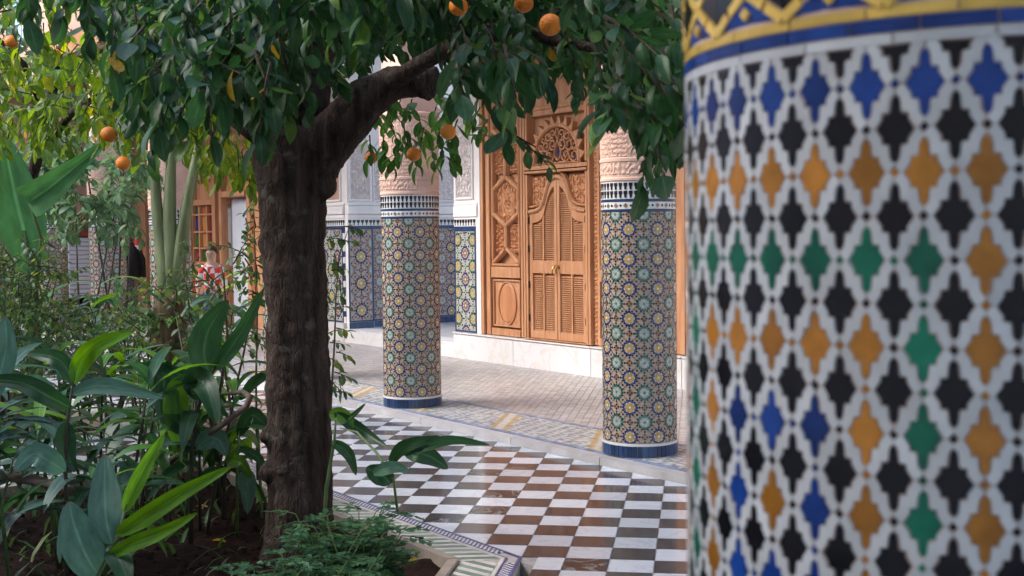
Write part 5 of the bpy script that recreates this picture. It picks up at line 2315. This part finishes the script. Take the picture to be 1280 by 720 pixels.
bs = thing('banana_plant', 'thick stand of fanned pale green banana stalks in front of an arcade column', 'plant', tuple(at(212, 545, 9.4)))
stalk = mat('banana_stalk', (.10, .125, .055), .5, .0, 4, .3, 40, c2=(.21, .25, .12), stretch=(4, 4, .6))
fib = mat('banana_fibre', (.075, .045, .025), .85, .0, 6, .6, 40, c2=(.16, .115, .055), stretch=(5, 5, .5))
for pts, rr in (([(212, 420), (205, 330), (196, 260), (193, 205), (192, 130)], (.07, .06, .044, .034, .022)),
                ([(215, 420), (212, 330), (212, 260), (214, 200), (222, 120)], (.07, .06, .050, .038, .022)),
                ([(218, 420), (222, 340), (233, 260), (246, 200), (262, 130)], (.07, .06, .045, .034, .022)),
                ([(214, 400), (224, 310), (238, 230), (250, 170), (262, 110)], (.05, .04, .034, .026, .015))):
    b = MB()
    b.tube([at(x_, y_, 9.3 + k * .06) for k, (x_, y_) in enumerate(pts)], rr, 12)
    b.build('stalk', stalk, bs, smooth=True)
b = MB()
b.tube([at(212, 560, 9.35), at(212, 500, 9.35), at(212, 440, 9.35), at(213, 390, 9.35), at(214, 360, 9.35)], [.15, .145, .14, .125, .10], 16, wob=.12)
b.build('trunk', fib, bs, smooth=True)
for pts in ([(192, 130), (170, 60), (120, 0), (60, -60)], [(222, 120), (230, 40), (220, -60), (190, -140)], [(262, 130), (290, 60), (340, 0), (400, -40)]):
    ribbon_leaf(bs, [at(x_, y_, 9.6) for x_, y_ in pts], .34, LEAF_BAN, fold=.3)

# ---- ginger plants
GIN = [leaf_geo(9, .165, .25, .8), leaf_geo(9, .15, .35, 1.5, .3), leaf_geo(9, .18, .2, 2.0, -.2), leaf_geo(9, .16, .4, 1.1, .4), leaf_geo(9, .20, .3, 1.7, .1)]
GM = {}
for k, M in (('d', LEAF_GING), ('y', LEAF_BRIGHT), ('o', LEAF_BLUE)):
    GM[k] = [mesh_of(g_, M, 'leaf') for g_ in GIN]
GRP = 'broad-leaved ginger plants in the bed'


def ginger(label, foot, n_c, h, size, mix='dddddyo', lean=.25, group=GRP):
    B = foot.copy()
    B.z = -.06
    t = thing('ginger_plant', label, 'plant', tuple(B), group)
    for c_ in range(n_c):
        b_ = MB()
        az = R_.uniform(0, 2 * PI)
        tip = Vector((math.cos(az) * lean * h * R_.uniform(.3, 1), math.sin(az) * lean * h * R_.uniform(.3, 1), h * R_.uniform(.65, 1.05)))
        p0_ = Vector((R_.uniform(-.12, .12), R_.uniform(-.12, .12), -.04))
        pts = [p0_, p0_ + tip * .4 + Vector((0, 0, .05)), p0_ + tip * .75 + Vector((0, 0, .03)), p0_ + tip]
        b_.tube(pts, [.010, .009, .007, .004], 6)
        b_.build('cane', cane if R_.random() < .6 else cane_d, t, local=True, smooth=True)
        a = R_.uniform(0, 6)
        nl = R_.randrange(6, 10)
        for k in range(nl):
            f_ = .45 + .55 * k / (nl - 1)
            i = min(2, int(f_ * 3))
            P = pts[i].lerp(pts[i + 1], f_ * 3 - i)
            a += PI + R_.uniform(-.5, .5)
            up = .25 + .75 * (k / (nl - 1)) + R_.uniform(-.25, .25)
            d = Vector((math.cos(a), math.sin(a), up)).normalized()
            nr = Vector((-math.cos(a) * up, -math.sin(a) * up, 1)) + rnd(.3)
            meshobj('leaf', R_.choice(GM[R_.choice(mix)]), t, frame_mat(P, d, nr, size * R_.uniform(.7, 1.2)))
    return t


GL = [('ginger plant at the left edge with dull blue-green strap leaves', (15, 690, 5.3), 4, .85, .42, 'ddoo'),
      ('ginger plant with bright young shoot, third clump from the left edge', (88, 680, 5.6), 3, .75, .42, 'ddddyo'),
      ('dark ginger plant in front of the banana stalks', (165, 655, 6.0), 4, .85, .42, 'dddoy'),
      ('ginger plant with large folded dark leaves just left of the twisted stem', (235, 640, 6.3), 5, .95, .44, 'dddddy'),
      ('ginger plant close to the left of the trunk', (300, 630, 6.6), 3, .65, .38, 'dddyo'),
      ('ginger plant at the far left rim of the first bed', (60, 610, 7.1), 4, .9, .42, 'dddo'),
      ('ginger plant at the rim of the first bed under the white shutter', (130, 600, 7.3), 4, .9, .42, 'dddyo'),
      ('ginger plant at the bed rim between banana stalks and twisted stem', (255, 590, 7.4), 3, .75, .4, 'dddyy'),
      ('tall ginger plant in the far bed left of the banana stalks', (160, 540, 9.3), 5, 1.25, .5, 'ddyyo'),
      ('tall ginger plant in the far bed right of the banana stalks', (248, 545, 9.2), 4, 1.2, .5, 'dddo'),
      ('tall ginger plant in the far bed at the left edge', (30, 550, 9.4), 5, 1.2, .5, 'dddy'),
      ('ginger plant in the far bed below the white shutter', (100, 545, 10.2), 5, 1.2, .5, 'dddy')]
GL += [('low ginger plant behind the front shoot at the left', (130, 690, 5.2), 3, .6, .40, 'dddoy'),
       ('ginger plant between the front clump and the banana stalks', (200, 625, 6.7), 4, .85, .42, 'ddddy'),
       ('ginger plant with arching leaves at the extreme left of the bed', (-20, 640, 6.2), 4, .95, .45, 'ddoo'),
       ('ginger plant in the far bed just left of the twisted stem', (225, 530, 10.4), 4, 1.2, .5, 'dddy')]
for lab, (x_, y_, Y), n_c, h, size, mix in GL:
    ginger(lab, at(x_, y_, Y), n_c, h, size, mix)

# single leaves that stand out
p = thing('ginger_plant', 'front ginger shoot with two broad grey-green leaves and bright edge-on leaves', 'plant', tuple(at(120, 760, 3.3)), GRP)
Yf = 3.4
b = MB()
b.tube([Vector((at(105, 760, Yf).x, at(105, 760, Yf).y, -.06)), at(112, 740, Yf), at(125, 715, Yf), at(148, 668, Yf), at(158, 630, Yf)], [.008, .007, .006, .005, .003], 6)
b.build('cane', cane, p, smooth=True)
ribbon_leaf(p, [at(146, 668, Yf), at(178, 648, Yf - .08), at(228, 616, Yf - .15), at(290, 583, Yf - .2)], .058, LEAF_BRIGHT, fold=.5)
ribbon_leaf(p, [at(132, 697, Yf), at(165, 680, Yf - .08), at(205, 664, Yf - .12), at(247, 641, Yf - .2)], .048, LEAF_BRIGHT, fold=.5)
ribbon_leaf(p, [at(155, 640, Yf), at(168, 610, Yf), at(186, 575, Yf), at(206, 542, Yf)], .050, LEAF_BRIGHT, fold=.5)
ribbon_leaf(p, [at(122, 718, Yf), at(108, 695, Yf - .03), at(94, 660, Yf - .05), at(86, 627, Yf - .05)], .112, LEAF_BLUE, fold=.15)
ribbon_leaf(p, [at(140, 680, Yf), at(133, 650, Yf), at(131, 612, Yf + .05), at(131, 568, Yf + .1)], .095, LEAF_BLUE, fold=.2, shape=.9)
ribbon_leaf(p, [at(138, 682, Yf), at(150, 700, Yf - .05), at(162, 735, Yf - .1)], .07, LEAF_GING, fold=.2)

p = thing('ginger_plant', 'ginger shoot whose bright upper leaf arches right above the dark clump', 'plant', tuple(at(86, 640, 5.4)), GRP)
Yf = 5.0
b = MB()
b.tube([Vector((at(80, 640, Yf).x, at(80, 640, Yf).y, -.06)), at(82, 580, Yf), at(84, 530, Yf), at(91, 478, Yf)], [.010, .009, .008, .005], 6)
b.build('cane', cane_d, p, smooth=True)
ribbon_leaf(p, [at(92, 480, Yf), at(102, 452, Yf), at(125, 430, Yf - .1), at(168, 414, Yf - .2)], .085, LEAF_BRIGHT, fold=.3)
ribbon_leaf(p, [at(90, 480, Yf), at(80, 455, Yf), at(62, 445, Yf), at(34, 442, Yf + .1)], .075, LEAF_GING, fold=.35)
ribbon_leaf(p, [at(88, 510, Yf), at(60, 495, Yf - .1), at(25, 478, Yf - .1), at(-30, 474, Yf - .1)], .085, LEAF_GING, fold=.3)
ribbon_leaf(p, [at(90, 492, Yf), at(120, 482, Yf), at(155, 486, Yf), at(205, 498, Yf)], .075, LEAF_BLUE, fold=.35)
ribbon_leaf(p, [at(84, 528, Yf), at(82, 545, Yf), at(84, 565, Yf), at(93, 590, Yf)], .085, LEAF_GING, fold=.2)
ribbon_leaf(p, [at(-10, 500, Yf), at(2, 460, Yf), at(8, 430, Yf), at(6, 395, Yf)], .10, LEAF_BLUE, fold=.2)
ribbon_leaf(p, [at(80, 590, Yf - .1), at(60, 575, Yf - .2), at(40, 568, Yf - .2), at(18, 590, Yf - .25)], .10, LEAF_BLUE, fold=.2)

p = thing('ginger_plant', 'ginger plant with a large folded leaf beside the twisted stem', 'plant', tuple(at(245, 600, 6.1)), GRP)
Yf = 6.0
b = MB()
b.tube([Vector((at(236, 600, Yf).x, at(236, 600, Yf).y, -.06)), at(240, 560, Yf), at(248, 510, Yf), at(258, 480, Yf), at(270, 455, Yf)], [.012, .011, .010, .008, .005], 6)
b.build('cane', cane_d, p, smooth=True)
ribbon_leaf(p, [at(252, 500, Yf), at(245, 478, Yf), at(258, 484, Yf - .1), at(272, 530, Yf - .2)], .15, LEAF_GING, fold=.3)
ribbon_leaf(p, [at(225, 560, Yf), at(220, 520, Yf), at(222, 485, Yf), at(238, 470, Yf)], .13, LEAF_BRIGHT, fold=.3)
ribbon_leaf(p, [at(240, 540, Yf), at(215, 520, Yf), at(205, 480, Yf), at(212, 450, Yf)], .13, LEAF_GING, fold=.2)
ribbon_leaf(p, [at(262, 470, Yf), at(255, 440, Yf), at(262, 410, Yf), at(285, 375, Yf)], .16, LEAF_GING, fold=.15)
ribbon_leaf(p, [at(268, 462, Yf), at(285, 440, Yf), at(305, 410, Yf), at(330, 360, Yf)], .085, LEAF_GING, fold=.3)
ribbon_leaf(p, [at(258, 478, Yf), at(225, 468, Yf), at(190, 458, Yf), at(150, 462, Yf)], .07, LEAF_GING, fold=.4)
ribbon_leaf(p, [at(246, 560, Yf), at(262, 548, Yf), at(275, 552, Yf), at(283, 570, Yf)], .11, LEAF_BLUE, fold=.25)

p = thing('ginger_plant', 'ginger plant whose leaves reach right past the trunk over the chequered floor', 'plant', tuple(at(405, 640, 5.9)), GRP)
Yf = 5.6
b = MB()
b.tube([Vector((at(400, 650, Yf).x, at(400, 650, Yf).y, -.06)), at(408, 610, Yf), at(418, 550, Yf), at(420, 520, Yf)], [.010, .009, .007, .004], 6)
b.tube([at(497, 640, 5.2), at(492, 600, 5.2), at(486, 590, 5.2), at(470, 565, 5.3), at(446, 540, 5.4), at(425, 535, 5.5)], [.006, .006, .006, .006, .005, .003], 6)
b.build('cane', cane, p, smooth=True)
ribbon_leaf(p, [at(418, 515, Yf), at(436, 528, Yf), at(458, 542, Yf), at(485, 560, Yf - .1)], .062, LEAF_GING, fold=.3)
ribbon_leaf(p, [at(412, 520, Yf), at(424, 518, Yf), at(434, 526, Yf), at(440, 540, Yf)], .075, LEAF_BRIGHT, fold=.3)
ribbon_leaf(p, [at(428, 528, Yf), at(438, 522, Yf), at(448, 513, Yf), at(457, 504, Yf)], .025, LEAF_GING, fold=.3)
ribbon_leaf(p, [at(414, 552, Yf), at(428, 560, Yf), at(438, 572, Yf), at(445, 594, Yf)], .06, LEAF_GING, fold=.3)
ribbon_leaf(p, [at(488, 605, 5.2), at(480, 596, 5.2), at(468, 590, 5.2), at(458, 584, 5.2)], .10, LEAF_GING, fold=.4)
ribbon_leaf(p, [at(466, 592, 5.2), at(480, 586, 5.1), at(495, 584, 5.1), at(512, 589, 5.1)], .06, LEAF_BLUE, fold=.3)
ribbon_leaf(p, [at(488, 580, 5.2), at(500, 562, 5.15), at(520, 553, 5.1), at(552, 546, 5.1)], .06, LEAF_GING, fold=.3)
ribbon_leaf(p, [at(510, 562, 5.15), at(530, 558, 5.1), at(565, 550, 5.1), at(612, 556, 5.1)], .05, LEAF_GING, fold=.35)
ribbon_leaf(p, [at(506, 566, 5.15), at(522, 566, 5.1), at(540, 572, 5.1), at(560, 586, 5.1)], .085, LEAF_GING, fold=.25)

p = thing('ginger_plant', 'ginger plant with drooping leaves just left of the trunk foot', 'plant', tuple(at(300, 640, 6.4)), GRP)
Yf = 6.2
b = MB()
b.tube([Vector((at(296, 640, Yf).x, at(296, 640, Yf).y, -.06)), at(296, 600, Yf), at(298, 560, Yf), at(300, 530, Yf)], [.009, .008, .007, .004], 6)
b.build('cane', cane, p, smooth=True)
ribbon_leaf(p, [at(298, 545, Yf), at(312, 520, Yf), at(325, 525, Yf), at(340, 540, Yf)], .09, LEAF_GING, fold=.25)
ribbon_leaf(p, [at(296, 565, Yf), at(290, 575, Yf), at(302, 580, Yf - .1), at(314, 598, Yf - .1)], .08, LEAF_BRIGHT, fold=.3)
ribbon_leaf(p, [at(300, 590, Yf), at(306, 596, Yf), at(310, 612, Yf), at(309, 642, Yf)], .10, LEAF_BLUE, fold=.15)
ribbon_leaf(p, [at(298, 560, Yf), at(312, 565, Yf), at(325, 575, Yf), at(335, 592, Yf)], .05, LEAF_GING, fold=.3)
ribbon_leaf(p, [at(300, 500, Yf), at(315, 480, Yf), at(330, 470, Yf), at(350, 462, Yf)], .06, LEAF_GING, fold=.3)

# ---- ferny ground shrubs at the foot of the tree
def ferny(label, spots, n, h, group='ferny shrubs at the foot of the tree'):
    B = at(*spots[0])
    B.z = -.07
    t = thing('ferny_shrub', label, 'shrub', tuple(B), group)
    st_ = MB()
    lf = MB()
    V, F, U = leaf_geo(2, .62, .15, .3)
    for x_, y_, Y in spots:
        for k in range(n):
            P = at(x_, y_, Y) - B
            P.z = 0
            P += Vector((R_.uniform(-.10, .10), R_.uniform(-.10, .10), 0))
            az = R_.uniform(0, 2 * PI)
            hh = h * R_.uniform(.55, 1.1)
            d = Vector((math.cos(az) * .22, math.sin(az) * .22, 1)).normalized()
            pts = [P, P + d * hh * .5, P + d * hh * .85 + Vector((math.cos(az), math.sin(az), 0)) * hh * .15]
            st_.tube(pts, [.004, .003, .002], 4)
            for j in range(9):
                f_ = .25 + .75 * j / 8
                q_ = pts[0].lerp(pts[1], f_ * 2) if f_ < .5 else pts[1].lerp(pts[2], f_ * 2 - 1)
                a2 = az + j * 2.4
                rd = Vector((math.cos(a2), math.sin(a2), R_.uniform(-.1, .5))).normalized()
                Lr = R_.uniform(.08, .14)
                tip = q_ + rd * Lr + Vector((0, 0, -.03))
                st_.tube([q_, q_.lerp(tip, .5) + Vector((0, 0, .01)), tip], [.0018, .0014, .0008], 3, cap=False)
                for i_ in range(5):
                    c_ = q_.lerp(tip, .3 + .17 * i_)
                    for s_ in (-1, 1):
                        sd_ = rd.cross(Vector((0, 0, 1))).normalized() * s_
                        dd = (sd_ * .9 + rd * .5 + rnd(.25)).normalized()
                        Mx = frame_mat(c_, dd, Vector((0, 0, 1)) + rnd(.4), R_.uniform(.030, .048))
                        lf.add([Mx @ Vector(v_) for v_ in V], F, 0, U)
    st_.build('stems', cane, t, kind='stuff', local=True)
    lf.build('foliage', LEAF_FERN, t, kind='stuff', local=True)


ferny('ferny shrub right of the trunk foot beside the stone kerb', [(440, 690, 4.9), (420, 700, 4.8), (456, 690, 5.0)], 12, .50)
ferny('ferny shrub in front of the trunk at the bottom of the bed', [(360, 740, 4.5), (325, 745, 4.4), (395, 740, 4.5), (300, 752, 4.3), (410, 730, 4.6), (375, 770, 4.2), (340, 775, 4.2)], 10, .40)
ferny('low ferny shrub left of the trunk foot at the bottom edge', [(230, 760, 4.3), (280, 755, 4.3), (215, 748, 4.3)], 7, .30)
ferny('tiny ferny seedling at the bottom left of the bed', [(100, 770, 4.0), (80, 765, 4.1)], 6, .22)

# low strappy undergrowth between the plants, uncountable
ug = MB()
V, F, U = leaf_geo(3, .10, .2, 1.0)
for k in range(900):
    x_, y_ = R_.uniform(-7.5, -3.2), R_.uniform(-1.4, 2.9)
    if x_ + y_ > -1.75:
        continue
    px, py, Y = pix(Vector((x_, y_, 0)))
    if px > 330:
        continue
    a = R_.uniform(0, 2 * PI)
    Mx = frame_mat(Vector((x_, y_, -.09)), Vector((math.cos(a), math.sin(a), R_.uniform(.8, 2.5))), Vector((-math.cos(a), -math.sin(a), 1)), R_.uniform(.08, .28))
    ug.add([Mx @ Vector(v_) for v_ in V], F, 0, U)
o = ug.build('undergrowth', LEAF_SHRUB, kind='stuff', smooth=True)

# soil crumbs
cb = MB()
for k in range(2600):
    x_, y_ = R_.uniform(-7.4, -2.6), R_.uniform(-1.0, 2.9)
    if x_ + y_ > -1.7:
        continue
    r_ = R_.uniform(.006, .022)
    h = -.045 + .035 * noise.noise(Vector((x_ * 1.3, y_ * 1.3, 1))) + .035 * noise.noise(Vector((x_ * 6, y_ * 6, 1)))
    c_ = Vector((x_, y_, h + r_ * .3))
    pts = [c_ + Vector((R_.uniform(.6, 1) * r_ * math.cos(a), R_.uniform(.6, 1) * r_ * math.sin(a), R_.uniform(-.2, .2) * r_)) for a in (0, 1.26, 2.5, 3.77, 5.03)]
    k0 = len(cb.v)
    cb.v.extend(tuple(q_) for q_ in pts)
    cb.v.append(tuple(c_ + Vector((0, 0, r_ * .8))))
    for i_ in range(5):
        cb.f.append((k0 + i_, k0 + (i_ + 1) % 5, k0 + 5))
        cb.mi.append(0)
cb.build('soil_crumbs', soil_m, kind='stuff')

for lab, x_, y_, M in (('fallen yellow leaf on the soil beside the stone kerb', 508, 703, LEAF_YEL), ('fallen orange-yellow leaf on the soil left of the trunk', 264, 676, LEAF_YEL),
                       ('curled pale brown fallen leaf under the ginger plants', 244, 633, mat('dry_leaf', (.30, .15, .07), .8, .2, 20)),
                       ('small pale fallen petal on dark soil', 215, 685, mat('pale_petal', (.5, .42, .28), .8))):
    P = at(x_, y_, 1)
    r_ = ray(x_, y_)
    k = (-1.5 - .05) / r_.z
    P = EYE + r_ * k
    V, F, U = leaf_geo(4, .55, .35, .6)
    sz = .03 if 'petal' in lab else .085
    b = MB()
    Mx = frame_mat(Vector((0, 0, 0)), RIGHT + rnd(.3), Vector((0, 0, 1)), sz)
    b.add([Mx @ Vector(v_) for v_ in V], F, 0, U)
    o = b.build('fallen_leaf', M, smooth=True)
    o.location = P
    o['label'] = lab
    o['category'] = 'leaf'
